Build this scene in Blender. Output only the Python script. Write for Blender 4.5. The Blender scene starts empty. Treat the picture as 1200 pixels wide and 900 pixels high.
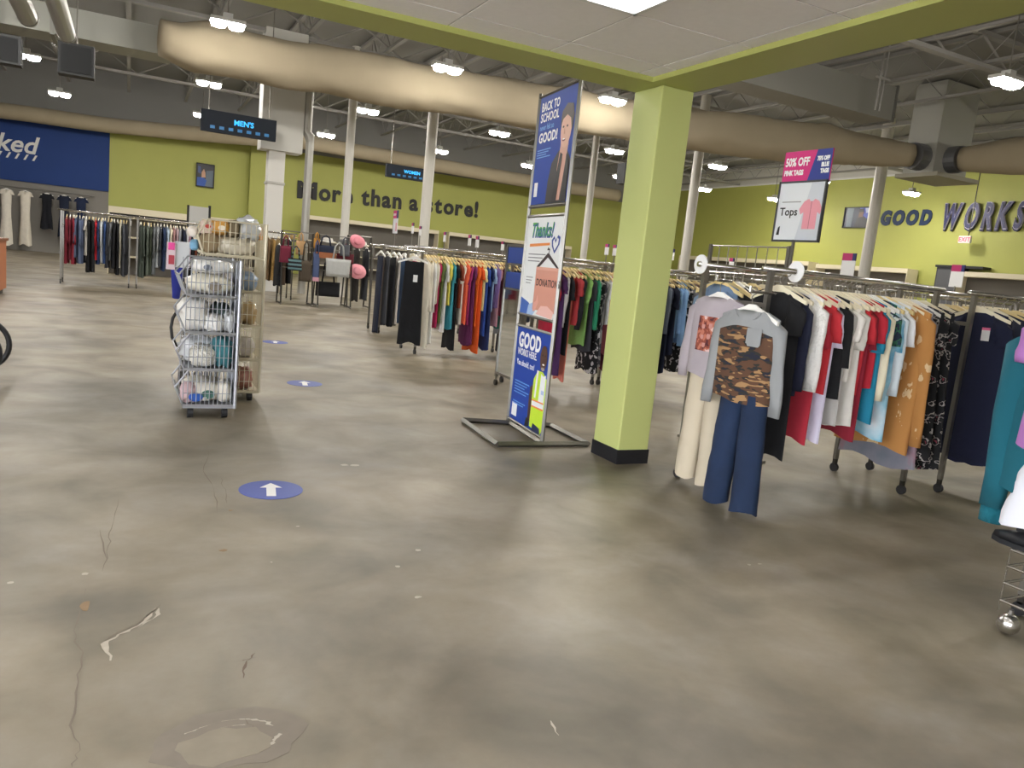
import bpy, math, random
from mathutils import Vector, Matrix, noise
R = math.radians
random.seed(7)
S = bpy.context.scene
COL = S.collection

# ---------------------------------------------------------------- camera
cd = bpy.data.cameras.new('camera'); cam = bpy.data.objects.new('camera', cd); COL.objects.link(cam)
cd.sensor_fit = 'HORIZONTAL'; cd.sensor_width = 36.0; cd.lens = 27.0; cd.clip_end = 200; cd.clip_start = 0.05
YAW, PITCH, ROLL = R(27.0), R(8.6), R(5.8)
f = Vector((math.sin(YAW)*math.cos(PITCH), math.cos(YAW)*math.cos(PITCH), -math.sin(PITCH)))
r = Vector((math.cos(YAW), -math.sin(YAW), 0)); u = r.cross(f)
r2 = r*math.cos(ROLL) + u*math.sin(ROLL); u2 = u*math.cos(ROLL) - r*math.sin(ROLL)
m = Matrix((r2, u2, -f)).transposed().to_4x4(); m.translation = Vector((0, 0, 1.2))
cam.matrix_world = m
S.camera = cam
# ---------------------------------------------------------------- world, exposure
w = bpy.data.worlds.new('world'); S.world = w; w.use_nodes = True
w.node_tree.nodes['Background'].inputs[0].default_value = (0.9, 0.93, 1.0, 1)
w.node_tree.nodes['Background'].inputs[1].default_value = 12.0
S.view_settings.view_transform = 'Standard'; S.view_settings.look = 'None'
S.view_settings.gamma = 1.0; S.view_settings.use_curve_mapping = False
S.view_settings.exposure = 0.25
HIGHBAY = 185.0      # lens radiance of the hall lamps
TROFFER = 4.5       # lens radiance of the lay-in panels

# ---------------------------------------------------------------- materials
def lin(c): return c/12.92 if c <= 0.04045 else ((c+0.055)/1.055)**2.4
def rgb(h):
    h = h.lstrip('#'); return tuple(lin(int(h[i:i+2], 16)/255) for i in (0, 2, 4)) + (1.0,)
_mats = {}
def M(h, rough=0.6, metal=0.0, var=0.0, scale=8.0, bump=0.0, coat=0.0, emit=0.0, key=''):
    k = (h, rough, metal, var, scale, bump, coat, emit, key)
    if k in _mats: return _mats[k]
    mt = bpy.data.materials.new('m_%s_%d' % (h.strip('#'), len(_mats))); mt.use_nodes = True
    nt = mt.node_tree; b = nt.nodes['Principled BSDF']
    b.inputs['Base Color'].default_value = rgb(h); b.inputs['Roughness'].default_value = rough
    b.inputs['Metallic'].default_value = metal
    if coat: b.inputs['Coat Weight'].default_value = coat
    if emit:
        b.inputs['Emission Color'].default_value = rgb(h); b.inputs['Emission Strength'].default_value = emit
    if var or bump:
        tc = nt.nodes.new('ShaderNodeTexCoord'); n = nt.nodes.new('ShaderNodeTexNoise')
        n.inputs['Scale'].default_value = scale; n.inputs['Detail'].default_value = 4
        nt.links.new(tc.outputs['Object'], n.inputs['Vector'])
        if var:
            hs = nt.nodes.new('ShaderNodeMapRange'); hs.inputs['To Min'].default_value = 1-var; hs.inputs['To Max'].default_value = 1+var
            mx = nt.nodes.new('ShaderNodeMix'); mx.data_type = 'RGBA'; mx.blend_type = 'MULTIPLY'; mx.inputs[0].default_value = 1
            mx.inputs[6].default_value = rgb(h)
            nt.links.new(n.outputs[0], hs.inputs[0]); nt.links.new(hs.outputs[0], mx.inputs[7])
            nt.links.new(mx.outputs[2], b.inputs['Base Color'])
        if bump:
            bp = nt.nodes.new('ShaderNodeBump'); bp.inputs['Strength'].default_value = bump; bp.inputs['Distance'].default_value = 0.02
            nt.links.new(n.outputs[0], bp.inputs['Height']); nt.links.new(bp.outputs[0], b.inputs['Normal'])
    _mats[k] = mt; return mt
def fabric(h): return M(h, 0.92, var=0.14, scale=9, bump=0.5, key='fab')
def patterned(key, stops, scale, stretch=(1, 1, 1), kind='noise', rough=0.9, detail=3.0, interp='CONSTANT'):
    k = ('pat', key)
    if k in _mats: return _mats[k]
    mt = bpy.data.materials.new('m_' + key); mt.use_nodes = True; nt = mt.node_tree; b = nt.nodes['Principled BSDF']
    b.inputs['Roughness'].default_value = rough
    tc = nt.nodes.new('ShaderNodeTexCoord'); mp = nt.nodes.new('ShaderNodeMapping'); mp.inputs['Scale'].default_value = stretch
    nt.links.new(tc.outputs['Object'], mp.inputs[0])
    if kind == 'noise':
        n = nt.nodes.new('ShaderNodeTexNoise'); n.inputs['Scale'].default_value = scale; n.inputs['Detail'].default_value = detail; out = n.outputs[0]
    elif kind == 'voronoi':
        n = nt.nodes.new('ShaderNodeTexVoronoi'); n.inputs['Scale'].default_value = scale; out = n.outputs['Distance']
    else:
        n = nt.nodes.new('ShaderNodeTexWave'); n.bands_direction = 'Z'; n.inputs['Scale'].default_value = scale; out = n.outputs['Fac']
    nt.links.new(mp.outputs[0], n.inputs['Vector'])
    cr = nt.nodes.new('ShaderNodeValToRGB'); cr.color_ramp.interpolation = interp
    e = cr.color_ramp.elements
    e[0].position = stops[0][0]; e[0].color = rgb(stops[0][1]); e[1].position = stops[1][0]; e[1].color = rgb(stops[1][1])
    for p, c in stops[2:]:
        q = e.new(p); q.color = rgb(c)
    nt.links.new(out, cr.inputs[0]); nt.links.new(cr.outputs[0], b.inputs['Base Color'])
    _mats[k] = mt; return mt

CHROME = M('#c8c6c0', 0.22, 0.95); STEEL = M('#8d8a84', 0.35, 0.85); DARKSTEEL = M('#4a4844', 0.4, 0.8)
BLACK = M('#141416', 0.5); RUBBER = M('#17171a', 0.55); WHITE = M('#e8e8e6', 0.6); CREAM = M('#e6dcc0', 0.5)
GREEN = M('#b2b560', 0.6, var=0.05, scale=1.2); PAINTW = M('#cfccc4', 0.55); NAVYP = M('#1d3f8f', 0.5)

# ---------------------------------------------------------------- mesh building
class MB:
    def __init__(s): s.v = []; s.f = []; s.m = []
    def add(s, vs, fs, mi=0):
        o = len(s.v); s.v += [tuple(p) for p in vs]; s.f += [tuple(i+o for i in q) for q in fs]; s.m += [mi]*len(fs); return s
    def box(s, x0, x1, y0, y1, z0, z1, mi=0):
        return s.add([(x0,y0,z0),(x1,y0,z0),(x1,y1,z0),(x0,y1,z0),(x0,y0,z1),(x1,y0,z1),(x1,y1,z1),(x0,y1,z1)],
                     [(0,3,2,1),(4,5,6,7),(0,1,5,4),(1,2,6,5),(2,3,7,6),(3,0,4,7)], mi)
    def tube(s, pts, rad, n=8, mi=0, cap=True):
        pts = [Vector(p) for p in pts]; k = len(pts); rs = rad if isinstance(rad, (list, tuple)) else [rad]*k
        vs = []; up = None
        for i, p in enumerate(pts):
            t = (pts[min(i+1, k-1)] - pts[max(i-1, 0)]).normalized()
            if up is None:
                up = Vector((0, 0, 1)) if abs(t.z) < 0.9 else Vector((1, 0, 0))
            a = t.cross(up).normalized(); b = a.cross(t).normalized(); up = b
            for j in range(n):
                q = 2*math.pi*j/n; vs.append(p + (a*math.cos(q) + b*math.sin(q))*rs[i])
        fs = [(i*n+j, i*n+(j+1) % n, (i+1)*n+(j+1) % n, (i+1)*n+j) for i in range(k-1) for j in range(n)]
        if cap: fs += [tuple(range(n-1, -1, -1)), tuple((k-1)*n+j for j in range(n))]
        return s.add(vs, fs, mi)
    def prism(s, poly, fn, t0, t1, mi=0):
        """poly in 2D, fn(a, b, t) -> point"""
        n = len(poly); vs = [fn(a, b, t0) for a, b in poly] + [fn(a, b, t1) for a, b in poly]
        return s.add(vs, [tuple(range(n-1, -1, -1)), tuple(range(n, 2*n))] + [(i, (i+1) % n, n+(i+1) % n, n+i) for i in range(n)], mi)
    def loft(s, rings, mi=0, cap=True):
        n = len(rings[0]); vs = [p for q in rings for p in q]
        fs = [(i*n+j, i*n+(j+1) % n, (i+1)*n+(j+1) % n, (i+1)*n+j) for i in range(len(rings)-1) for j in range(n)]
        if cap: fs += [tuple(range(n-1, -1, -1)), tuple((len(rings)-1)*n+j for j in range(n))]
        return s.add(vs, fs, mi)
    def mesh(s, name, mats, smooth=False):
        me = bpy.data.meshes.new(name); me.from_pydata(s.v, [], s.f)
        for mt in (mats if isinstance(mats, (list, tuple)) else [mats]): me.materials.append(mt)
        me.polygons.foreach_set('material_index', s.m)
        if smooth: me.polygons.foreach_set('use_smooth', [True]*len(s.f))
        me.update(); return me
    def obj(s, name, mats, parent=None, smooth=False, loc=None):
        return link(name, s.mesh(name, mats, smooth), parent, loc)
def link(name, me, parent=None, loc=None):
    o = bpy.data.objects.new(name, me); COL.objects.link(o)
    if parent is not None: o.parent = parent
    if loc is not None: o.location = loc
    return o
_labels = {}
def tag(o, label, cat, group=None):
    o['label'] = label; o['category'] = cat
    if group: o['group'] = group
    return o
def empty(name, label, cat, loc=(0, 0, 0), rz=0, group=None):
    o = bpy.data.objects.new(name, None); COL.objects.link(o); o.location = loc; o.rotation_euler = (0, 0, rz)
    o.empty_display_size = 0.1
    return tag(o, label, cat, group)
def struct(o): o['kind'] = 'structure'; return o
def stuff(o): o['kind'] = 'stuff'; return o
def copy(o, parent=None, loc=None):
    c = o.copy(); COL.objects.link(c)
    if parent is not None: c.parent = parent
    if loc is not None: c.location = loc
    for ch in o.children: copy(ch, c)
    return c
def text(body, size, mt, parent, name='lettering', extrude=0.002, offset=0.0, shear=0.0, align='LEFT', spacing=1.0, xs=1.0):
    cu = bpy.data.curves.new(name, 'FONT'); cu.body = body; cu.size = size; cu.extrude = extrude; cu.offset = offset
    cu.shear = shear; cu.align_x = align; cu.space_character = spacing; cu.resolution_u = 3
    tmp = bpy.data.objects.new('tmp', cu); COL.objects.link(tmp); dg = bpy.context.evaluated_depsgraph_get(); dg.update()
    me = bpy.data.meshes.new_from_object(tmp.evaluated_get(dg), depsgraph=dg); bpy.data.objects.remove(tmp); bpy.data.curves.remove(cu)
    me.name = name; me.materials.clear(); me.materials.append(mt)
    o = link(name, me, parent); o.scale = (xs, 1, 1); return o
def face_negx(o, loc, extra=0.0):   # text reading left-to-right along -Y seen from -X side
    o.rotation_euler = (R(90), 0, R(-90)+extra); o.location = loc; return o
def face_negy(o, loc, extra=0.0):
    o.rotation_euler = (R(90), 0, extra); o.location = loc; return o

# ================================================================ structure
# ---- floor: worn sealed concrete
fm = bpy.data.materials.new('m_concrete'); fm.use_nodes = True; nt = fm.node_tree; b = nt.nodes['Principled BSDF']
tc = nt.nodes.new('ShaderNodeTexCoord')
def nz(scale, detail, rough=0.5, dist=0.0, stretch=None):
    n = nt.nodes.new('ShaderNodeTexNoise'); n.inputs['Scale'].default_value = scale; n.inputs['Detail'].default_value = detail
    n.inputs['Roughness'].default_value = rough; n.inputs['Distortion'].default_value = dist
    if stretch:
        mp = nt.nodes.new('ShaderNodeMapping'); mp.inputs['Scale'].default_value = stretch; nt.links.new(tc.outputs['Object'], mp.inputs[0]); nt.links.new(mp.outputs[0], n.inputs[0])
    else: nt.links.new(tc.outputs['Object'], n.inputs[0])
    return n.outputs[0]
def ramp(src, stops):
    cr = nt.nodes.new('ShaderNodeValToRGB'); e = cr.color_ramp.elements
    e[0].position, e[0].color = stops[0][0], rgb(stops[0][1]); e[1].position, e[1].color = stops[1][0], rgb(stops[1][1])
    for p, c in stops[2:]:
        q = e.new(p); q.color = rgb(c)
    nt.links.new(src, cr.inputs[0]); return cr.outputs[0]
def mix(fac, a, c, mode='MIX'):
    mx = nt.nodes.new('ShaderNodeMix'); mx.data_type = 'RGBA'; mx.blend_type = mode
    if isinstance(fac, float): mx.inputs[0].default_value = fac
    else: nt.links.new(fac, mx.inputs[0])
    nt.links.new(a, mx.inputs[6]); nt.links.new(c, mx.inputs[7]); return mx.outputs[2]
big = ramp(nz(0.9, 5, 0.55, 0.6), [(0.3, '#726c60'), (0.7, '#a89f8e'), (0.5, '#938b7c')])
mid = ramp(nz(2.2, 3, 0.5, 0.5), [(0.28, '#c0beb2'), (0.72, '#ffffff'), (0.5, '#e8e4da')])
fine = ramp(nz(22, 6, 0.7), [(0.3, '#f5f3f0'), (0.7, '#ffffff')])
c1 = mix(1.0, big, mid, 'MULTIPLY'); c1 = mix(1.0, c1, fine, 'MULTIPLY')
nt.links.new(c1, b.inputs['Base Color'])
rr = nt.nodes.new('ShaderNodeMapRange'); rr.inputs['To Min'].default_value = 0.34; rr.inputs['To Max'].default_value = 0.6
nt.links.new(nz(1.7, 4), rr.inputs[0]); nt.links.new(rr.outputs[0], b.inputs['Roughness'])
bp = nt.nodes.new('ShaderNodeBump'); bp.inputs['Strength'].default_value = 0.03; bp.inputs['Distance'].default_value = 0.02
nt.links.new(nz(6, 5), bp.inputs['Height']); nt.links.new(bp.outputs[0], b.inputs['Normal'])
floor = struct(MB().box(-7, 25.8, -5, 34, -0.1, 0).obj('floor', fm))

def blob_poly(cx, cy, rx, ry, n=14, jit=0.3, seed=0):
    rnd = random.Random(seed); return [(cx + rx*(1-jit*rnd.random())*math.cos(2*math.pi*i/n), cy + ry*(1-jit*rnd.random())*math.sin(2*math.pi*i/n)) for i in range(n)]
flat = lambda a, c, t: (a, c, t)
CRACK = M('#7d7365', 0.9); CHIP = M('#b8af9f', 0.9, var=.15, scale=40); RUST = M('#8f785c', 0.9, var=.2, scale=30); PATCH = M('#918877', 0.8, var=0.2, scale=14)
def crack(pts, wd, mt=CRACK, seed=0, name='crack'):
    rnd = random.Random(seed); P = []
    for a, c in zip(pts, pts[1:]):
        for k in range(4): P.append((a[0]+(c[0]-a[0])*k/4 + rnd.uniform(-.006, .006), a[1]+(c[1]-a[1])*k/4))
    P.append(pts[-1]); L = []; Q = []
    for i, (x, y) in enumerate(P):
        h = wd*.55*(0.2+rnd.random()*1.2) * (0.25 if i in (0, len(P)-1) else 1); L.append((x-h, y, 0.0012)); Q.append((x+h, y, 0.0012))
    n = len(P); MB().add(L+Q, [(i, n+i, n+i+1, i+1) for i in range(n-1)]).obj(name, mt, floor)
crack([(.43,4.53),(.367,4.131),(.394,3.789),(.374,3.454)], .004, seed=1)
crack([(.437,4.0),(.44,3.8),(.427,3.589)], .003, seed=2)
crack([(-.015,3.716),(-.041,3.332),(-.044,3.144),(-.06,2.899)], .003, seed=3)
crack([(-.078,3.339),(-.049,3.016)], .004, seed=4)
crack([(-.106,2.765),(-.126,2.462),(-.097,2.323),(-.095,2.159),(-.097,1.961),(-.079,1.852),(-.088,1.791)], .004, seed=5)
crack([(.115,2.59),(.057,2.47),(-.001,2.429),(-.045,2.374)], .006, seed=6)
crack([(.362,2.196),(.326,2.14),(.31,2.064)], .008, M('#6a5a4c', 0.9), seed=7)
crack([(.30,2.155),(.36,2.17)], .006, M('#6a5a4c', 0.9), seed=8)
crack([(.29,1.87),(.305,1.82),(.29,1.77),(.30,1.74)], .004, seed=9)
crack([(1.048,1.626),(1.038,1.561)], .006, CHIP, seed=10)
crack([(.108,2.565),(.055,2.452),(.0,2.408),(-.04,2.36),(-.022,2.255)], .014, CHIP, seed=31, name='spalled_edge'); crack([(.116,2.56),(.10,2.50),(.05,2.44)], .009, CHIP, seed=32, name='spalled_edge')
MB().prism(blob_poly(.245, 1.80, .2, .135, 22, .2, 3), flat, .0004, .0009).obj('repair_patch', M('#847b6e', 0.8, var=.2, scale=12), floor)
MB().prism(blob_poly(.235, 1.77, .13, .08, 20, .3, 5), flat, .0009, .0016).obj('repair_patch', PATCH, floor)
def rim(a0, a1, rx, ry, wd, sd): crack([(.24+rx*math.cos(R(a)), 1.79+ry*math.sin(R(a))) for a in range(a0, a1+1, 18)], wd, CHIP, seed=sd, name='patch_rim')
rim(20, 92, .12, .085, .011, 41); rim(100, 150, .13, .08, .008, 42); rim(-60, 0, .12, .07, .012, 43); rim(60, 96, .10, .06, .008, 44)
MB().prism(blob_poly(-.1, 2.63, .02, .06, 10, .6, 6), flat, .0005, .0012).obj('rust_spot', RUST, floor)
for i, (x, y, rr_) in enumerate([(1.12,4.18,.03),(1.175,4.17,.03),(-.114,2.889,.018),(-.327,2.865,.014),(.511,2.864,.006),(.68,3.234,.01),(1.103,2.868,.018),(.968,2.723,.016),(.954,2.441,.016),(.355,3.019,.02),(2.5,2.41,.014),(2.56,2.407,.012),(.43,3.49,.012)]):
    MB().prism(blob_poly(x, y, rr_, rr_*.8, 9, .5, i+20), flat, .0004, .0012).obj('paint_fleck', CHIP if i not in (9, 12) else RUST, floor)

# ---- walls and roof
DECK = M('#82817f', 0.8, var=.06, scale=.6); UPPER = M('#d2d0c8', 0.7); GREYW = M('#8a8680', 0.8)
wb = struct(MB().box(-.76, 25.8, 34, 34.3, 0, 5.05).obj('wall_back', GREEN))
MB().box(-7, -.76, 34, 34.3, 0, 5.05).obj('slatwall_section', GREYW, wb)
MB().box(-7, 25.8, 34, 34.3, 5.05, 6.9).obj('upper_band', DECK, wb)
MB().box(4.3, 4.9, 33.6, 34, 0, 5.05).obj('pilaster', GREEN, wb)
wr = struct(MB().box(25.8, 26.1, -5, 34.3, 0, 6.03).obj('wall_right', GREEN))
MB().box(25.8, 26.1, -5, 34.3, 6.1, 6.9).obj('upper_band', UPPER, wr)
MB().box(25.74, 26.1, -5, 34.3, 6.03, 6.1).obj('ledge', WHITE, wr)
wl = struct(MB().box(-7.3, -7, 3.6, 34.3, 0, 6.9).box(-7.3, -7, -5, 3.6, 2.42, 6.9).box(-7.3, -7, -5, -4.6, 0, 2.42).obj('wall_left', GREYW))  # unseen opening added so sky light reaches the ceiling and pillar from the left
for y in (-4.6, -2.55, -.5, 1.55, 3.6): MB().box(-7.2, -7.1, y-.03, y+.03, 0, 2.42).obj('added_opening_mullion', M('#6c6c6a', .4, .6), wl)  # bars dividing the added light opening, invented along with it
MB().box(-30, -7.3, -20, 20, -.12, -.02).obj('added_bounce_ground', M('#b5b0a8', .9), wl)  # pale ground added outside to bounce sky light up through the opening
wf = struct(MB().box(-7.3, -6.8, -5.3, -5, 0, 6.9).box(-1.2, 26.1, -5.3, -5, 0, 6.9).box(-6.8, -1.2, -5.3, -5, 2.42, 6.9).obj('wall_front', PAINTW))  # second unseen opening, added behind the camera to brighten ceiling and pillar
for x in (-6.8, -4.9, -3.1, -1.2): MB().box(x-.03, x+.03, -5.2, -5.1, 0, 2.42).obj('added_opening_mullion', M('#6c6c6a', .4, .6), wf)  # bars of the added rear opening
MB().box(-7.3, 20, -25, -5.3, -.12, -.02).obj('added_bounce_ground', M('#b5b0a8', .9), wf)  # unseen ground, added to throw daylight in from behind
roof = struct(MB().box(-7.3, 26.1, -5.3, 34.3, 6.9, 7.1).obj('roof_deck', DECK))
JO = M('#918f8b', 0.7)
def joist(x, y0, y1):
    j = struct(bpy.data.objects.new('roof_joist', None)); COL.objects.link(j); j.location = (x, 0, 0)
    MB().box(-.05, .05, y0, y1, 6.78, 6.86).obj('top_chord', JO, j); MB().box(-.05, .05, y0, y1, 6.22, 6.28).obj('bottom_chord', JO, j)
    pts = []; k = int((y1-y0)/.55)
    for i in range(k+1): pts.append((0, y0+(y1-y0)*i/k, 6.26 if i % 2 else 6.8))
    MB().tube(pts, .014, 4).obj('web', JO, j)
for i in range(17): joist(-6 + i*1.95, 4.6, 33.6)
def girder(y):
    j = struct(bpy.data.objects.new('roof_girder', None)); COL.objects.link(j); j.location = (0, y, 0)
    MB().box(-6.9, 25.7, -.08, .08, 6.08, 6.16).obj('bottom_chord', JO, j); MB().box(-6.9, 25.7, -.08, .08, 6.68, 6.76).obj('top_chord', JO, j)
    pts = [(-6.9 + 1.0*i, 0, 6.14 if i % 2 else 6.7) for i in range(33)]
    MB().tube(pts, .03, 5).obj('web', JO, j)
for y in (10.6, 20.0, 29.0): girder(y)

# ---- vestibule: drop ceiling, bulkhead beams, pillar
PX0, PX1, PY0, PY1 = 2.88, 3.12, 4.04, 4.34
BX0 = 2.80
BEAM = M('#adb164', 0.55, var=.03, scale=2)
def pr(name, x0, x1, y0, y1, z0, z1, mt, parent=None):
    return MB().box(x0, x1, y0, y1, z0, z1).obj(name, mt, parent)
struct(pr('beam_side', BX0, PX1, -5, PY0, 2.385, 3.0, BEAM)); struct(pr('beam_front', -7, PX1, PY0, PY1, 2.385, 3.0, BEAM))
pil = struct(pr('pillar', PX0, PX1, PY0, PY1, 0, 2.385, M('#bec47a', 0.45, var=.02, scale=3)))
bv = pil.modifiers.new('bevel', 'BEVEL'); bv.width = .008; bv.segments = 2
MB().box(PX0-.006, PX1+.006, PY0-.006, PY1+.006, 0, .095).obj('rubber_base', RUBBER, pil)
ceil = struct(pr('ceiling', -7, BX0, -5, PY0, 2.445, 2.6, M('#8d8a86', .9)))
TILE = M('#f7f4f2', 0.9, var=.04, scale=30, bump=.05); TBAR = M('#c9c7c3', .6)
xs_ = [2.69-.61*k for k in range(-1, 6)]; ys_ = [3.20+.61*k for k in range(-4, 3)]
def clampbox(a0, a1, lo, hi): return max(a0, lo), min(a1, hi)
LIGHTS = [(1.51, 2.12, 2.04, 3.26)]
for x in xs_:
    for y in ys_:
        x0, x1 = x-.61+.006, min(x-.006, BX0); y0, y1 = y-.61+.006, min(y-.006, PY0)
        if x1-x0 < .02 or y1-y0 < .02: continue
        if x0 > 1.4 and x1 < 2.2 and y0 > 1.9 and y1 < 3.25: continue
        pr('ceiling_tile', x0, x1, y0, y1, 2.415, 2.432, TILE, ceil)
for x in xs_: pr('tee_bar', x-.012, x+.012, .8, PY0, 2.419, 2.445, TBAR, ceil) if x < BX0 else None
for y in ys_: pr('tee_bar', -.95, BX0, y-.012, y+.012, 2.4185, 2.445, TBAR, ceil) if y < PY0 else None
stuff(MB().box(-7, -.95, -5, PY0, 2.415, 2.432).box(-.95, BX0, -5, .77, 2.415, 2.432).obj('far_tiles', TILE, ceil))
PANEL = M('#fbfbff', .5, emit=TROFFER, key='panel')
def troffer(x0, x1, y0, y1, label, group=None):
    t = empty('ceiling_light', label, 'light', ((x0+x1)/2, (y0+y1)/2, 2.41), group=group)
    hx, hy = (x1-x0)/2, (y1-y0)/2
    fr = MB()
    fr.box(-hx, hx, -hy, -hy+.025, -.008, .03).box(-hx, hx, hy-.025, hy, -.008, .03).box(-hx, -hx+.025, -hy, hy, -.008, .03).box(hx-.025, hx, -hy, hy, -.008, .03)
    fr.obj('frame', WHITE, t); MB().box(-hx+.025, hx-.025, -hy+.025, hy-.025, .0, .02).obj('diffuser', PANEL, t)
troffer(1.476, 2.074, 1.986, 3.194, 'bright lay-in ceiling light panel set in the white tile ceiling before the pillar')
for (x, y) in [(1.51, -.4), (-.93, 2.04), (-.93, -.4), (-3.4, 1.8), (-3.4, -.6)]:
    troffer(x, x+.61, y, y+1.22, 'lay-in ceiling light panel in the entrance ceiling out of view', 'entrance ceiling lights behind the camera')

# ---- steel columns
def column(name, x, y, rad, z1, mt=PAINTW, z0=0, n=14):
    return struct(MB().tube([(x, y, z0), (x, y, z1)], rad, n).obj(name, mt, smooth=False))
column('column', 4.93, 20, .105, 6.2); column('column', 7.08, 20, .14, 6.2); column('column', 12.14, 20, .1, 6.2)
column('column', 15.22, 19.1, .145, 6.8); column('column', 20.6, 17, .175, 6.8)
cb = struct(pr('column_square', 2.97, 3.36, 20, 20.39, 0, 3.5, M('#d6d4ce', .6)))
pr('bulkhead_box', 2.76, 3.74, 19.9, 20.5, 3.42, 6.2, M('#c9c8c2', .6), cb); pr('column_band', 2.95, 3.38, 19.98, 20.41, 2.62, 2.68, M('#b5b3ac', .6), cb)
MB().tube([(3.95, 20.1, 0), (3.95, 20.1, 3.75), (3.93, 20.1, 3.9), (3.85, 20.1, 4.0), (3.85, 20.1, 6.2)], [.1, .1, .13, .13, .13], 12).obj('downpipe', M('#a9a7a0', .4, .3), cb)

# ---- ducts
BEIGE = M('#a39780', 0.95, var=.10, scale=1.6)
def fabric_duct(name, pts, rad, label, sag=.06, mt=BEIGE, n=30):
    P = []; rs = []
    for a, c in zip(pts, pts[1:]):
        k = max(2, int((Vector(c)-Vector(a)).length/.16))
        for i in range(k): P.append(Vector(a).lerp(Vector(c), i/k))
    P.append(Vector(pts[-1]))
    mb = MB(); rings = []
    for i, p in enumerate(P):
        t = (P[min(i+1, len(P)-1)]-P[max(i-1, 0)]).normalized(); sd = Vector((t.y, -t.x, 0)).normalized()
        rr_ = rad(i/(len(P)-1)) if callable(rad) else rad; ring = []
        for j in range(n):
            q = 2*math.pi*j/n; nn = noise.noise(Vector((i*.16, math.cos(q)*1.5, math.sin(q)*1.5))) + .9*abs(noise.noise(Vector((i*.35+math.sin(q)*.8, math.cos(q)*.9, 7.0)))) - .3
            k = rr_*(1+sag*nn) ; ring.append(p + sd*math.cos(q)*k + Vector((0, 0, 1))*math.sin(q)*k)
        rings.append(ring)
    mb.loft(rings); o = mb.obj(name, mt, smooth=True); tag(o, label, 'duct'); return o
fabric_duct('fabric_duct', [(.45,17.7,5.0),(.8,17.75,4.95),(2.29,17.86,5),(4.99,17.55,5),(7.93,17.03,5),(11.06,16.29,5),(14.23,15.24,5),(16.6,14.25,5),(17.63,13.76,5)],
    lambda t: .34+.16*min(1, t/.04) if t < .04 else (.5 if t < .86 else .5-.2*((t-.86)/.14)), 'wide beige fabric air duct crossing high above the middle racks', .13)
fabric_duct('fabric_duct', [(18.62,13.02,5),(18.75,12.2,5.0),(19.0,11,5.0),(19.3,9.2,5),(19.6,7,5)], lambda t: .3+.14*min(1, t/.2), 'beige fabric air duct running right from the plenum box')
fabric_duct('fabric_duct', [(-6.5,33.2,4.78),(-.76,32.9,4.83),(3.05,32.3,5),(5.97,31.0,5.12),(14.78,31.0,5.0),(20.5,31.3,5.02)], .27, 'slim beige fabric air duct along the far green wall', .03)
pb = empty('plenum_box', 'grey metal plenum box joining the two beige fabric ducts', 'duct', (18.0, 13.34, 0))
GALV = M('#a8a79f', .5, .25, var=.05, scale=2)
pr('box_body', 0, 1.3, 0, .85, 4.62, 6.85, GALV, pb); pr('bottom_plate', -.15, 1.5, -.25, .95, 4.5, 4.6, M('#9a9688', .6), pb)
MB().tube([(-.35, .4, 5.0), (.02, .4, 5.0)], .33, 18).obj('collar', M('#85868a', .35, .7), pb); MB().tube([(.62, -.3, 5.0), (.62, .02, 5.0)], .33, 18).obj('collar', M('#85868a', .35, .7), pb)
rd = empty('rectangular_duct', 'large grey rectangular metal duct above the fabric duct beside the plenum', 'duct', (0, 0, 0))
pr('duct_run', 9.5, 15.8, 13.0, 13.8, 5.45, 6.2, M('#8e8d87', .6, .2), rd); pr('flange', 15.8, 15.86, 12.97, 13.83, 5.42, 6.23, M('#6f6e6a', .5, .3), rd)
ld = empty('rectangular_duct', 'long pale grey rectangular duct high at upper left behind the fabric duct', 'duct', (0, 0, 0))
pr('duct_run', -6.9, .7, 18.6, 19.5, 4.85, 5.4, M('#a3a49c', .6, .1), ld); pr('flange', -1.5, -1.42, 18.57, 19.53, 4.82, 5.43, M('#8e8f88', .6, .1), ld)
for i, (x, y0, y1, z, lab) in enumerate([(-.66, 4.5, 10.1, 3.2, 'grey round metal pipe overhead at upper left, right of its twin'), (-.97, 4.5, 9.65, 3.2, 'grey round metal pipe overhead at the upper left corner')]):
    t = empty('overhead_pipe', lab, 'pipe', (x, 0, z)); MB().tube([(0, y0, 0), (0, y1, 0)], .09, 14).obj('pipe_run', M('#98978f', .4, .4), t, True)
    MB().tube([(0, y1-.03, 0), (0, y1, 0)], .098, 14).obj('end_cap', M('#86857e', .4, .4), t); MB().tube([(0, y1-.4, .07), (0, y1-.4, 3.7)], .012, 6).obj('hanger_rod', STEEL, t)
cl = empty('conduit_hanger', 'thin double conduit hanging from the roof left of the plenum box', 'pipe', (14.4, 12.3, 0))
MB().tube([(0, 0, 5.35), (0, 0, 6.88)], .022, 6).obj('conduit', JO, cl); MB().tube([(.13, 0, 5.35), (.13, 0, 6.88)], .022, 6).obj('conduit', JO, cl); MB().box(-.15, .3, -.02, .02, 6.0, 6.04).obj('bracket', JO, cl)

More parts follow.
